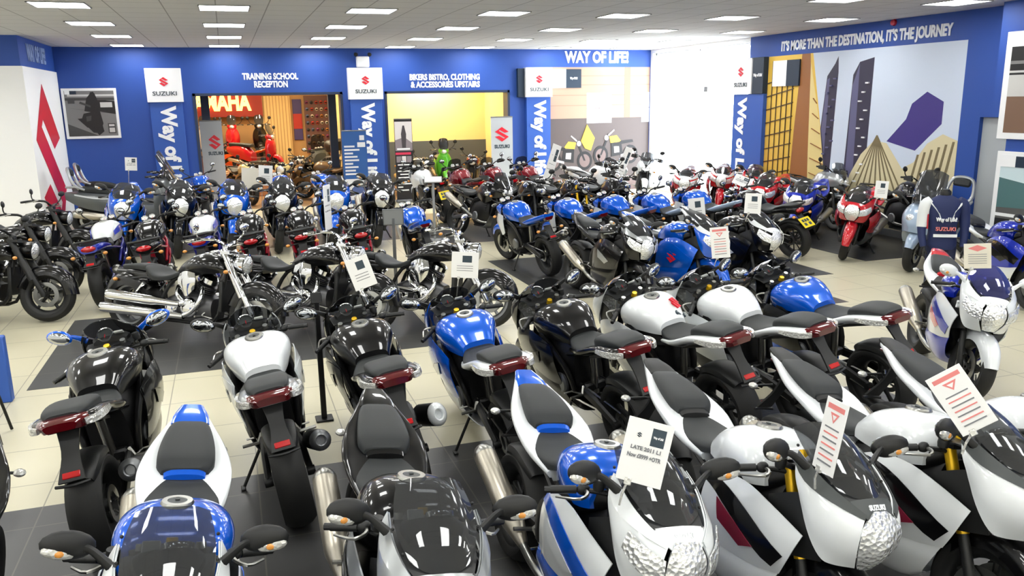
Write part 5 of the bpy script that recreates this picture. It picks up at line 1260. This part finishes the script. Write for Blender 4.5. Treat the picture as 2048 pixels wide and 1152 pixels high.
# ------------------------------------------------------------------ the showroom's motorcycles
FK = kit(sport_kit)
FKL = kit(sport_kit, lamp='eyes')
RK = kit(sport_kit, wide=True, steer=14, muf='short')
RKT = kit(sport_kit, wide=True, steer=14, muf='oval')
HY = kit(sport_kit, haya=True, lamp='eyes', muf='twin', steer=8)
GL = kit(naked_kit, trellis=True, steer=10)
GS = kit(naked_kit, tail='gsr', shroud=True, lampshape='x', muf='big', steer=10)
CR = kit(cruiser_kit, steer=8)
AD = kit(adventure_kit, steer=8)
ADP = kit(adventure_kit, plate=True)
ADS = kit(adventure_kit, slim=True, screen=False, wheelstyle='wire')
LEAN = -8.5
def bike(k, c, x, y, h, label, group=None, name='motorcycle', lean=LEAN, z=.004): return spawn(k, name, c, (x, y, z), h, lean, label, 'motorcycle', group)
WB = C(body=WHITE, tank=BLUE, tail=WHITE, fender=BLUE, lower=BLUE, nose=WHITE, accent=BLUE, flash=WHITE, stripe=BLUE)
FRONT = []
FRONT.append(bike(FKL, WB, -.46, 3.43, -91, 'blue and white sports motorcycle facing the camera, nearest left'))
FRONT.append(bike(FK, C(body=SILVER, tank=BLACK, tail=BLACK, fender=BLACK, lower=BLACK, nose=SILVER, accent=BLACK), .47, 3.33, -91, 'black sports motorcycle with grey nose facing the camera in the front row'))
FRONT.append(bike(FKL, WB, 1.38, 3.33, -89, 'blue and white sports motorcycle with a white price card on its screen'))
WBK = C(body=WHITE, tank=WHITE, tail=WHITE, fender=BLACK, lower=WHITE, nose=DGREY, accent=PLAST, flash=MAROON, stripe=BLACK, fork=GOLD)
FRONT.append(bike(FK, WBK, 2.20, 3.25, -87, 'white sports motorcycle with grey nose and a narrow red printed card'))
FRONT.append(bike(FK, WBK, 3.03, 3.17, -87, 'white sports motorcycle under the tilted red printed card'))
FRONT.append(bike(FK, WBK, 3.72, 3.10, -92, 'white sports motorcycle cut off by the right edge, tail behind the tilted card'))
bike(FK, C(), -1.42, 3.5, -91, 'black motorcycle showing only an edge at the lower left')
# second row: tails to the camera
RB = C(body=BLACK, tank=BLACK, tail=BLACK, lower=BLACK)
REAR = []
REAR.append(bike(RK, C(mirror=BLUE, muffler=DARK), -.77, 5.54, 86, 'black sports motorcycle with a blue mirror, leftmost of the row of tails'))
REAR.append(bike(RK, C(body=WHITE, tank=WHITE, tail=SILVER, lower=PLAST, stripe=WHITE, flash=WHITE, muffler=DARK), .21, 5.57, 92, 'white tanked sports motorcycle seen from behind beside the dark sign post'))
REAR.append(bike(RKT, C(muffler=DARK), .94, 5.64, 92, 'black sports motorcycle seen from behind, between the white and the blue tanks'))
REAR.append(bike(RK, C(body=BLUE, tank=BLUE, tail=WHITE, lower=WHITE, flash=WHITE, stripe=BLUE, accent=BLUE), 1.71, 5.61, 90, 'blue tanked sports motorcycle with white side panels seen from behind'))
REAR.append(bike(RK, C(), 2.53, 5.65, 96, 'black sports motorcycle seen from behind, right of the blue tanked one'))
REAR.append(bike(RK, C(body=WHITE, tank=WHITE, tail=WHITE, lower=WHITE, stripe=WHITE, flash=WHITE), 3.28, 5.62, 97, 'white tanked sports motorcycle with red emblem on its tank'))
REAR.append(bike(RK, C(body=WHITE, tank=WHITE, tail=WHITE, lower=PLAST, stripe=WHITE, flash=WHITE), 3.98, 5.60, 97, 'plain white tanked sports motorcycle left of the last blue tank'))
REAR.append(bike(RK, C(body=BLACK, tank=BLUE, tail=WHITE, lower=BLUE), 4.75, 5.66, 95, 'blue tanked sports motorcycle, rightmost of the row of tails'))
# cruisers
CC = C(engine=ENGINE, fork=CHROME, lowfork=CHROME, trim=CHROME, pipe=CHROME, wheel=ALU)
bike(CR, CC, -.56, 9.54, -38, 'black and chrome cruiser with long twin silencers, leftmost of three')
bike(CR, CC, .67, 9.53, -38, 'black and chrome cruiser with a tilted white card, second from left')
bike(CR, CC, 1.95, 9.22, -37, 'black and chrome cruiser showing its front wheel, rightmost of three')
DC = C(engine=DARK, fork=PLAST, lowfork=PLAST, trim=DARK, pipe=CHROME, wheel=PLAST, lampshell=BLACK)
bike(CR, DC, -3.04, 11.26, -20, 'matt black cruiser by the left edge, front wheel on the cream tiles')
bike(CR, DC, -3.16, 12.72, -20, 'matt black cruiser behind the nearest one at the left edge')
bike(CR, DC, -3.15, 14.4, -20, 'matt black cruiser farthest back of those at the left edge')
bike(CR, DC, -3.75, 10.25, -20, 'matt black cruiser cut off by the left edge')
# roadsters with red lamps
RF = C(frame=REDFRAME, spring=REDFRAME, lampshell=CHROME)
WF = C(tank=WHITE, second=DBLUE, frame=BLUEFRAME, tail=DBLUE, lampshell=CHROME)
bike(GL, WF, -1.55, 12.12, 84, 'white and deep blue roadster seen from behind, first of the red lamp row')
bike(GL, RF, -1.05+.08, 11.92, 89, 'black roadster with red frame between the two white and blue ones')
bike(GL, WF, -.30, 12.12, 87, 'white and deep blue roadster behind the leftmost cruiser\'s handlebar')
bike(GL, RF, .32, 11.90, 88, 'black roadster with red frame, right of the second white and blue one')
bike(GL, RF, 1.01, 12.0, 85, 'black roadster with red frame behind the second cruiser\'s seat')
bike(GL, RF, 1.75, 11.85, 87, 'black roadster with red frame behind the small grey sign stand')
GB = C(tank=BLUE, tail=BLUE, second=BLUE, nose=BLUE, fender=BLUE, shroud=WHITE, muffler=TITAN)
bike(GS, GB, 2.62, 11.85, 88, 'blue tanked roadster with white shroud behind the rightmost cruiser')
bike(GS, GB, 4.27, 11.82, 97, 'blue tanked roadster with white shroud, first of the row on the right dark tiles')
bike(GS, GB, 5.12, 11.80, 97, 'blue tanked roadster, second in the row on the right dark tiles')
bike(GS, GB, 5.95, 11.86, 97, 'blue tanked roadster, third in the row on the right dark tiles')
bike(GS, C(tank=BLUE, tail=LGREY, second=BLUE, nose=BLUE, fender=BLUE, shroud=WHITE), 6.68, 11.85, 97, 'blue tanked roadster with pale grey tail behind the price card')
bike(GS, C(tank=BLUE, tail=LGREY, second=BLUE, nose=BLUE, fender=BLUE, shroud=WHITE), 7.50, 11.95, 97, 'blue tanked roadster with pale tail, last of its row before the red machines')
SK = kit(sport_kit, lamp='eyes', steer=6)
bike(SK, C(nose=SILVER, flash=SILVER), 4.43, 9.49, -85, 'black sports motorcycle with silver nose facing the camera in the middle row')
r = bike(SK, C(body=BLUE, tank=BLUE, tail=WHITE, lower=BLUE, fender=BLUE, nose=WHITE, flash=BLUE, stripe=BLUE, accent=BLUE), 5.20, 9.25, -75, 'blue and white sports motorcycle with red emblem on its side')
emblem((.30, -.262, .58), ((1, 0, 0), (0, 0, 1), (0, -1, 0)), .16, parent=r)
bike(SK, C(body=BLACK, nose=WHITE, flash=WHITE, tail=WHITE), 6.12, 9.40, -80, 'black sports motorcycle with white nose, right of the blue and white one')
# big red and blue machines by the mural
HR = C(body=RED, tank=RED, tail=RED, fender=RED, nose=RED, lower=GREY, flash=SILVER, stripe=RED, accent=RED)
HB = C(body=DBLUE, tank=DBLUE, tail=DBLUE, fender=DBLUE, nose=DBLUE, lower=GREY, flash=SILVER, stripe=DBLUE, accent=DBLUE)
bike(HY, HR, 9.60, 10.85, -143, 'red fully faired motorcycle with a price card, nearest the mannequin')
bike(HY, HB, 9.66, 12.28, -143, 'deep blue fully faired motorcycle between two red ones by the mural')
bike(HY, HR, 9.72, 13.45, -141, 'red fully faired motorcycle left of the deep blue one')
bike(kit(naked_kit, plate=True), C(), 8.28, 11.55, 104, 'black roadster with yellow number plate beside the red faired one')
for i, (x, y, la) in enumerate(((9.35, 15.95, 'leftmost red faired motorcycle against the bright window'), (10.30, 16.05, 'second red faired motorcycle against the bright window'), (10.55, 15.25, 'red faired motorcycle in front of the blue banner by the window'))):
    bike(HY, C(body=RED, tank=RED, tail=RED, fender=RED, nose=WHITE if i < 2 else RED, lower=RED, flash=WHITE, stripe=RED, accent=RED), x, y, -125, la)
SV = C(body=SILVER, tank=SILVER, tail=SILVER, fender=SILVER)
def onX(px, X, z): return None
bike(AD, SV, XR-.45, 13.60, -92, 'silver upright motorcycle with a screen behind the red one on the left')
bike(AD, C(), XR-.45, 11.35, -92, 'black upright motorcycle with a screen behind the two nearest faired ones', lean=-4)
spawn(kit(maxiscooter_kit), 'scooter', C(body=LGREY, trim=SILVER), (10.02, 9.72, .004), -152, -6, 'pale blue grey touring scooter behind the mannequin', 'scooter')
# team coloured machine and the blue one behind the mannequin
r = bike(kit(sport_kit, lamp='eyes', steer=10), C(body=WHITE, tank=DBLUE, tail=WHITE, fender=WHITE, nose=WHITE, lower=DBLUE, flash=RED, stripe=DBLUE, accent=RED, mirror=WHITE, screen=BSCREEN, second=RED, wheel=PLAST), 6.06, 5.62, -121, 'white, blue and red race motorcycle beside the mannequin')
S1_ = r
bike(FK, C(body=DBLUE, tank=DBLUE, tail=WHITE, fender=DBLUE, lower=WHITE), 8.98, 7.70, -100, 'deep blue and white sports motorcycle behind the mannequin by the pier')
# upright machines in the middle
bike(ADP, C(body=WHITE, tank=WHITE, tail=BLACK, fender=WHITE), 4.17, 17.75, 97, 'white upright motorcycle with yellow number plate by the cream room')
DR_ = C(body=DRED, tank=DRED, tail=DRED, fender=DRED, frame=STEEL)
bike(AD, DR_, 4.98, 17.5, 95, 'dark red upright motorcycle right of the white one with the plate')
bike(AD, DR_, 5.77, 17.62, 95, 'dark red upright motorcycle before the grey banner stand')
bike(AD, DR_, 6.56, 17.5, 95, 'dark red upright motorcycle before the right blue column')
for i, (x, y) in enumerate(((4.30, 14.65), (5.02, 14.5), (5.80, 14.35), (6.62, 14.3))):
    bike(ADS if i else AD, C(muffler=TITAN, fork=GOLD if i == 2 else DARK), x, y, (-72, -78, -78, -80)[i], ('black upright motorcycle showing its rear wheel and pale silencer', 'black dirt motorcycle behind the second blue roadster', 'black dirt motorcycle with gold fork behind the third blue roadster', 'black dirt motorcycle beside the bright window')[i])
bike(HY, C(body=WHITE, tank=WHITE, tail=WHITE, nose=WHITE, lower=LGREY, fender=WHITE, flash=LGREY, stripe=WHITE, accent=WHITE), 8.30, 18.05, 12, 'white faired motorcycle with humped tail before the workshop mural')
bike(AD, C(body=WHITE, tank=WHITE, tail=WHITE, fender=WHITE), 9.55, 18.3, -118, 'white upright motorcycle in the corner by the bright window')
bike(ADS, C(body=WHITE, tank=WHITE, tail=WHITE, fender=WHITE), 7.55, 16.7, -75, 'white dirt motorcycle before the right blue column')
# faired machines facing the camera at the back left
BB = C(body=BLUE, tank=BLUE, tail=BLUE, lower=BLUE, fender=BLUE, nose=BLUE, flash=BLUE, stripe=BLUE, accent=BLUE)
for i, (x, y, h) in enumerate(((-1.86, 15.6, -89), (-1.02, 15.65, -87), (-.15, 15.42, -88), (.71, 15.46, -93), (1.62, 15.36, -94), (2.43, 15.40, -95))):
    b = bike(FK, BB if i in (0, 2, 4) else C(), x, y, h, ('blue faired motorcycle facing the camera before the grey scooters', 'black faired motorcycle between the first two blue ones at the back', 'blue faired motorcycle facing the camera, second blue one at the back', 'black faired motorcycle below the pair of cream cards', 'blue faired motorcycle before the blue information board', 'black faired motorcycle before the black roll-up banner')[i])
    b.scale = (1.14, 1.14, 1.14)
for x, y, la in ((-.50, 19.3, 'blue roadster seen from behind in the left doorway, leftmost'), (1.15, 18.5, 'blue roadster seen from behind in the left doorway, behind the cream cards'), (1.98, 18.4, 'blue roadster seen from behind beside the blue information board')):
    bike(GL, C(tank=BLUE, tail=BLUE, second=BLUE, lampshell=CHROME), x, y, 92, la)
MX = kit(maxiscooter_kit)
for x, y, h, la in ((-1.95, 18.2, -3, 'grey touring scooter lying across the back, nearer of two'), (-2.02, 19.5, -3, 'grey touring scooter lying across the back, farther one under the banner')):
    spawn(MX, 'scooter', C(body=GREY, trim=SILVER), (x, y, .004), h, -6, la, 'scooter').scale = (1.08, 1.08, 1.08)
# ------------------------------------------------------------------ emblems and lettering on the motorcycles
SIDE_R = ((1, 0, 0), (0, 0, 1), (0, -1, 0)); SIDE_L = ((-1, 0, 0), (0, 0, 1), (0, 1, 0)); FRONTF = ((0, 1, 0), (-.55, 0, .83), (.83, 0, .55))
def child(root, nm):
    for o in root.children:
        if o.name.split('.')[0] == nm: return o
for b in FRONT[1:]:
    letters('lettering', 'SUZUKI', (.826, 0, .912), FRONTF, .030, LETTER, .085, parent=child(b, 'nose_cowl'), depth=.004, sx=1)
TOP = ((0, -1, 0), (.80, 0, .6), (-.6, 0, .80))
tk = child(REAR[5], 'fuel_tank')
TN = [np.array(q_)/np.linalg.norm(q_) for q_ in ((.15, -.85, -.5), (.845, -.145, .5), (-.5, -.5, .7))]
emblem((-.010, -.112, .942), TN, .12, parent=tk, d=.012)
letters('lettering', 'GSX-R', (-.085, -.105, .872), TN, .05, INKDARK, .11, parent=tk, depth=.016)
for b in (FRONT[3], FRONT[4], FRONT[5]):
    for f, S in ((-1, SIDE_R), (1, SIDE_L)):
        letters('lettering', 'S', (.06, f*.178, .90), S, .06, INK, parent=child(b, 'fuel_tank'), depth=.01)
letters('lettering', 'S', (.62, -.20, .80), SIDE_R, .08, LETTER, parent=child(S1_, 'nose_panel'), depth=.03)

# ------------------------------------------------------------------ price cards
def card(p, w, h, label, yaw=0, tilt=0, spin=0, style='plain', clip=.10, group=None, cat='price card'):
    """a laminated card held up by a clip; p is the card's centre"""
    t = thing('price_card', label, cat, p, (R(tilt), 0, R(yaw)), group)
    Mx = rotm('Y', spin)
    b = MB().box((0, 0, 0), (w, .003, h), 0, .001, Mx)
    o = obj('card', b, PAPERBACK if style in ('back', 'cream') else PAPER, t)
    L = []
    if style == 'plain':
        L = [(rect(.56, .62, .86, .90), 1)] if w > .12 else [(rect(.56, .62, .86, .90), 1)]+([(rect(.18, z, .80, z+.018), 0) for z in (.56, .42, .36)] if w < .12 else [])+[(rect(.30, .68, .40, .80), 2), (rect(.24, .63, .46, .655), 0), (rect(.36, .30, .62, .315), 0)]
    elif style == 'pink':
        L = [(rect(.12, .86, .88, .93), 3), ([(.30, .82), (.70, .82), (.50, .68)], 3), ([(.40, .79), (.60, .79), (.50, .72)], 4)]+[(rect(.18, z, .82, z+.02), 3 if i % 2 else 0) for i, z in enumerate((.60, .52, .44, .36, .28, .20, .12))]
    elif style == 'cream':
        L = [([(a*.7+.15, b*.26+.68) for a, b in ((0, .5), (.5, 1), (1, .5), (.5, 0))], 3)]+[(rect(.16, z, .84, z+.02), 0) for z in (.56, .47, .38, .29, .2)]
    elif style == 'dot': L = [(rect(.40, .60, .75, .86), 2)]+[(rect(.2, z, .8, z+.02), 0) for z in (.45, .36, .27)]
    if L:
        m = MB(); X = np.array(((1, 0, 0), (0, 0, 1), (0, -1, 0)), float)
        base = np.array((-w/2, -.0018, -h/2))
        flat(m, (Mx @ base), [(Mx @ a) for a in X], w, h, L, 0, .0003)
        obj('card_print', m, [INK, INKDARK, INKDARK, INKPINK, PAPER], t)
        if style == 'plain' and w > .12:
            emblem(Mx @ np.array((-.20*w, -.0024, .25*h)), [(Mx @ a) for a in X], .020, INKDARK, t, d=.0008)
            for tx, z, sz, wd in (('LATE 2011 L1', .545, .020, .66), ('Now £8999 +OTR', .42, .022, .74)):
                q = Mx @ np.array((0, -.0034, (z-.5)*h))
                letters('lettering', tx, q, [(Mx @ a) for a in X], sz, INK, w*wd, parent=t, depth=.0008, sx=1)
            q = Mx @ np.array((.21*w, -.0042, (.76-.5)*h)); letters('lettering', 'Way of Life!', q, [(Mx @ a) for a in X], .012, LETTER, w*.22, parent=t, depth=.0008)
    if clip:
        c_ = MB(); q = Mx @ np.array((-w*.22, .004, -h/2)); c_.box(q, (.03, .014, .03), 0, .003, Mx); c_.tube([q, q+np.array((-.02, .01, -clip*.5)), q+np.array((-.03, .03, -clip))], .005, 0, 6)
        obj('clip', c_, CLEARLENS, t)
    return t
def cam_yaw(p): return math.degrees(math.atan2(p[0], p[1]))*-1
def at(px, py, Y):
    d = fw+rt*((px-1024)/1646.2)-up*((py-576)/1646.2)
    return Vector((0, 0, CAM_H))+d*(Y/d.y)
def cardat(px, py, Y, wpx, hpx, label, spin=0, yaw=0, style='plain', tilt=-14, clip=.10):
    p = at(px, py, Y); s = (p-Vector((0, 0, CAM_H))).dot(fw)/1646.2
    return card(p, wpx*s, hpx*s, label, cam_yaw(p)+yaw, tilt, spin, style, clip)
cardat(1290, 905, 2.62, 92, 128, 'white price card with dark square clipped to the blue and white front machine', 12, 0, 'plain', -16)
cardat(1661, 873, 2.49, 66, 150, 'narrow white card with red triangle, seen obliquely over the white machine', 0, -52, 'pink', -10)
cardat(1922, 800, 2.48, 72, 128, 'white card with red triangle leaning left at the right of the front row', -38, 0, 'pink', -14)
cardat(722, 545, 8.6, 46, 64, 'tilted white price card on the second cruiser', -18, 0, 'dot', -10)
cardat(930, 530, 8.4, 54, 52, 'upright white price card on the rightmost cruiser', 4, 0, 'dot', -6, .3)
cardat(655, 415, 11.0, 40, 90, 'white card seen nearly edge-on among the black roadsters', 0, 70, 'plain', 0, .3)
cardat(500, 359, 16.35, 32, 46, 'blank back of a cream card beside another at the back', 4, 0, 'back', 0, .35)
cardat(531, 351, 16.6, 27, 40, 'white card with a dark square behind the blank cream one', 5, 0, 'dot', 0, .35)
cardat(262, 328, 18.25, 22, 26, 'small white card held up near the grey scooters\' screens', 4, 0, 'plain', 0, .42)
cardat(1440, 485, 8.3, 36, 62, 'white price card on the blue and white sports machine in the middle row', -7, 0, 'pink', -6)
cardat(1394, 420, 10.5, 32, 48, 'white price card behind the blue and white sports machine', -7, 0, 'dot', -4)
cardat(1506, 407, 8.5, 32, 40, 'white price card above the black and white sports machine', 2, 0, 'dot', -4)
cardat(1484, 362, 12.4, 34, 22, 'white card lying slanted before the red machines by the window', 24, 0, 'plain', -30)
cardat(1763, 379, 9.85, 24, 34, 'white price card on the nearest red faired machine', 3, 0, 'dot', -4)
cardat(1955, 512, 4.92, 48, 50, 'cream card with red diamond above the race motorcycle', -6, 0, 'cream', -8)
cardat(1102, 332, 16.4, 20, 88, 'tall white card leaning right before the right blue column', 18, -30, 'plain', -4, .2)
cardat(1244, 335, 17.0, 18, 84, 'tall white card leaning right before the white faired machine', 22, -30, 'plain', -4, .5)

# ------------------------------------------------------------------ sign posts between the machines
def post(x, y, h, w, hd, label, m=STEEL, yaw=0, tilt=-40, face=PAPER, base=.28):
    t = thing('sign_stand', label, 'sign stand', (x, y, 0), (0, 0, R(yaw)))
    obj('stand_base', MB().box((0, 0, .008), (base, base, .016), 0, .005), m, t)
    obj('stand_pole', MB().box((0, 0, h/2), (.045, .03, h), 0, .006), m, t)
    hd_ = obj('card_holder', MB().box((0, 0, h+.01), (w+.03, .018, hd+.03), 0, .006, rotm('X', tilt)), m, t)
    obj('holder_face', MB().box(np.array((0, 0, h+.01))+rotm('X', tilt) @ np.array((0, -.0105, 0)), (w, .004, hd), 0, 0, rotm('X', tilt)), face, hd_)
    return t
post(.56, 6.55, 1.02, .06, .06, 'tall dark sign post between the white and black tanks', DARK, 0, -20, DARK, .14)
post(2.02, 10.95, 1.02, .25, .19, 'grey sign stand with blank rectangular back before the black roadsters', ALU, -8, 0, mat('holder_grey', (128, 130, 130), .5))
post(3.52, 14.9, 1.12, .30, .14, 'pale sign stand with slanted card before the yellow number plate', TRIM, -14, -55)

# ------------------------------------------------------------------ mannequin in team jacket
NAVYC = mat('jacket_navy', (18, 32, 78), .7); NAVYT = mat('trousers_navy', (16, 24, 58), .75); WHITEC = mat('jacket_white', (216, 220, 222), .7); REDC = mat('jacket_red', (180, 36, 50), .7)
mt = thing('mannequin', 'headless display mannequin in a navy team jacket with white sleeve', 'mannequin', (8.18, 7.75, 0), (0, 0, R(-120)))
mt.scale = (.885, .885, .885)
def oval(mb, secs, n=22, k=0, nx=22):
    """upright body: (z, cx, rx, ry)"""
    A = spl(np.array(secs, float), nx); a = np.linspace(0, 2*np.pi, n, endpoint=False)
    G = np.array([[(c+rx*math.cos(t), ry*math.copysign(abs(math.sin(t))**.85, math.sin(t)), z) for t in a] for z, c, rx, ry in A])
    o_ = len(mb.v); mb.grid(G, k, cv=True); m_ = len(G)
    mb.f += [tuple(o_+i for i in range(n)), tuple(o_+(m_-1)*n+i for i in reversed(range(n)))]; mb.m += [k, k]; return mb
obj('base_plate', MB().lathe([(.001, 0), (.20, 0), (.20, .015), (.001, .02)], (0, 0, 0), (0, 0, 1), 26), STEEL, mt)
for s in (1, -1):
    obj('trouser_leg', MB().tube([(.0, s*.10, .90), (.015, s*.105, .70), (.02, s*.105, .50), (.0, s*.105, .28), (-.01, s*.105, .07)], [.098, .092, .075, .066, .075], 0, 14, ns=14), NAVYT, mt)
    obj('shoe', MB().ell((.05, s*.105, .05), (.13, .048, .045), 0, 14, 8), DARK, mt)
j = obj('jacket', oval(MB(), [(.78, 0, .135, .185), (.86, 0, .145, .20), (1.0, 0, .125, .18), (1.15, .0, .125, .19), (1.30, .0, .135, .215), (1.42, -.005, .12, .215), (1.48, -.01, .09, .15), (1.52, -.01, .068, .075)]), NAVYC, mt)
obj('collar', MB().lathe([(.068, -.02), (.075, .03), (.066, .05), (.058, .0)], (-.01, 0, 1.53), (0.1, 0, 1), 18, closed=True), PLAST, j)
obj('neck', MB().tube([(-.01, 0, 1.5), (0, 0, 1.57), (.0, 0, 1.60)], [.055, .052, .045], 0, 14), PLAST, mt)
for s in (1, -1):
    a = obj('sleeve', MB().tube([(-.01, s*.17, 1.44), (-.01, s*.235, 1.38), (-.0, s*.265, 1.22), (.02, s*.275, 1.08)], [.07, .082, .072, .066], 0, 14, ns=14), WHITEC if s < 0 else NAVYC, mt)
    obj('forearm', MB().tube([(.02, s*.275, 1.10), (.06, s*.27, .95), (.11, s*.25, .82)], [.058, .05, .042], 0, 12, ns=9), NAVYC, mt)
    h = MB().ell((.13, s*.245, .77), (.03, .022, .05), 0, 12, 8)
    for q in range(4): h.tube([(.13+.014*(q-1.5), s*.243, .735), (.137+.014*(q-1.5), s*.238, .70), (.136+.013*(q-1.5), s*.228, .665+.006*abs(q-1))], [.0085, .0075, .006], 0, 6, ns=5)
    h.tube([(.15, s*.235, .775), (.165, s*.222, .745), (.165, s*.215, .72)], [.010, .009, .007], 0, 6, ns=5)
    obj('hand', h, PLAST, mt)
    C_ = [[(.05, s*.205, 1.44), (.09, s*.19, 1.40)], [(.115, s*.12, 1.33), (.125, s*.10, 1.28)], [(.128, s*.07, 1.20), (.13, s*.06, 1.16)]]
    obj('shoulder_piping', MB().patch(C_, 8, 3, .012), WHITEC, j)
obj('jacket_panel', MB().patch([[(.142, -.15, .96), (.142, .15, .96)], [(.140, -.15, 1.0), (.140, .15, 1.0)]], 4, 10, .02), WHITEC, j)
obj('jacket_panel', MB().patch([[(-.05, -.225, 1.08), (.06, -.20, 1.06)], [(-.05, -.235, 1.30), (.06, -.205, 1.26)]], 6, 6, .016), REDC, j)
BK = ((0, 1, 0), (0, 0, 1), (1, 0, 0))
letters('lettering', 'Way of Life!', (.146, .0, 1.20), BK, .075, LETTER, .26, parent=j, depth=.03, bold=.01, sx=1)
letters('lettering', 'SUZUKI', (.146, .0, 1.07), BK, .07, INKPINK, .25, parent=j, depth=.03, bold=.01, sx=1)

# ------------------------------------------------------------------ odds and ends at the left edge
b = obj('display_board', MB().box((-2.30, 8.0, .30), (.60, .10, .60), 0, .01), BANB); tag(b, 'low blue display board at the left edge of the aisle', 'board')
st = thing('bar_stool', 'black metal stool with one leg showing at the left edge', 'stool', (-2.02, 7.05, 0))
for a in (45, 135, 225, 315):
    c_, s_ = math.cos(R(a)), math.sin(R(a))
    obj('leg', MB().tube([(.12*c_, .12*s_, .60), (.24*c_, .24*s_, 0.01)], .012, 0, 8), DARK, st)
obj('seat', MB().lathe([(.001, -.03), (.15, -.03), (.17, 0), (.15, .03), (.001, .035)], (0, 0, .62), (0, 0, 1), 24), SEAT, st)
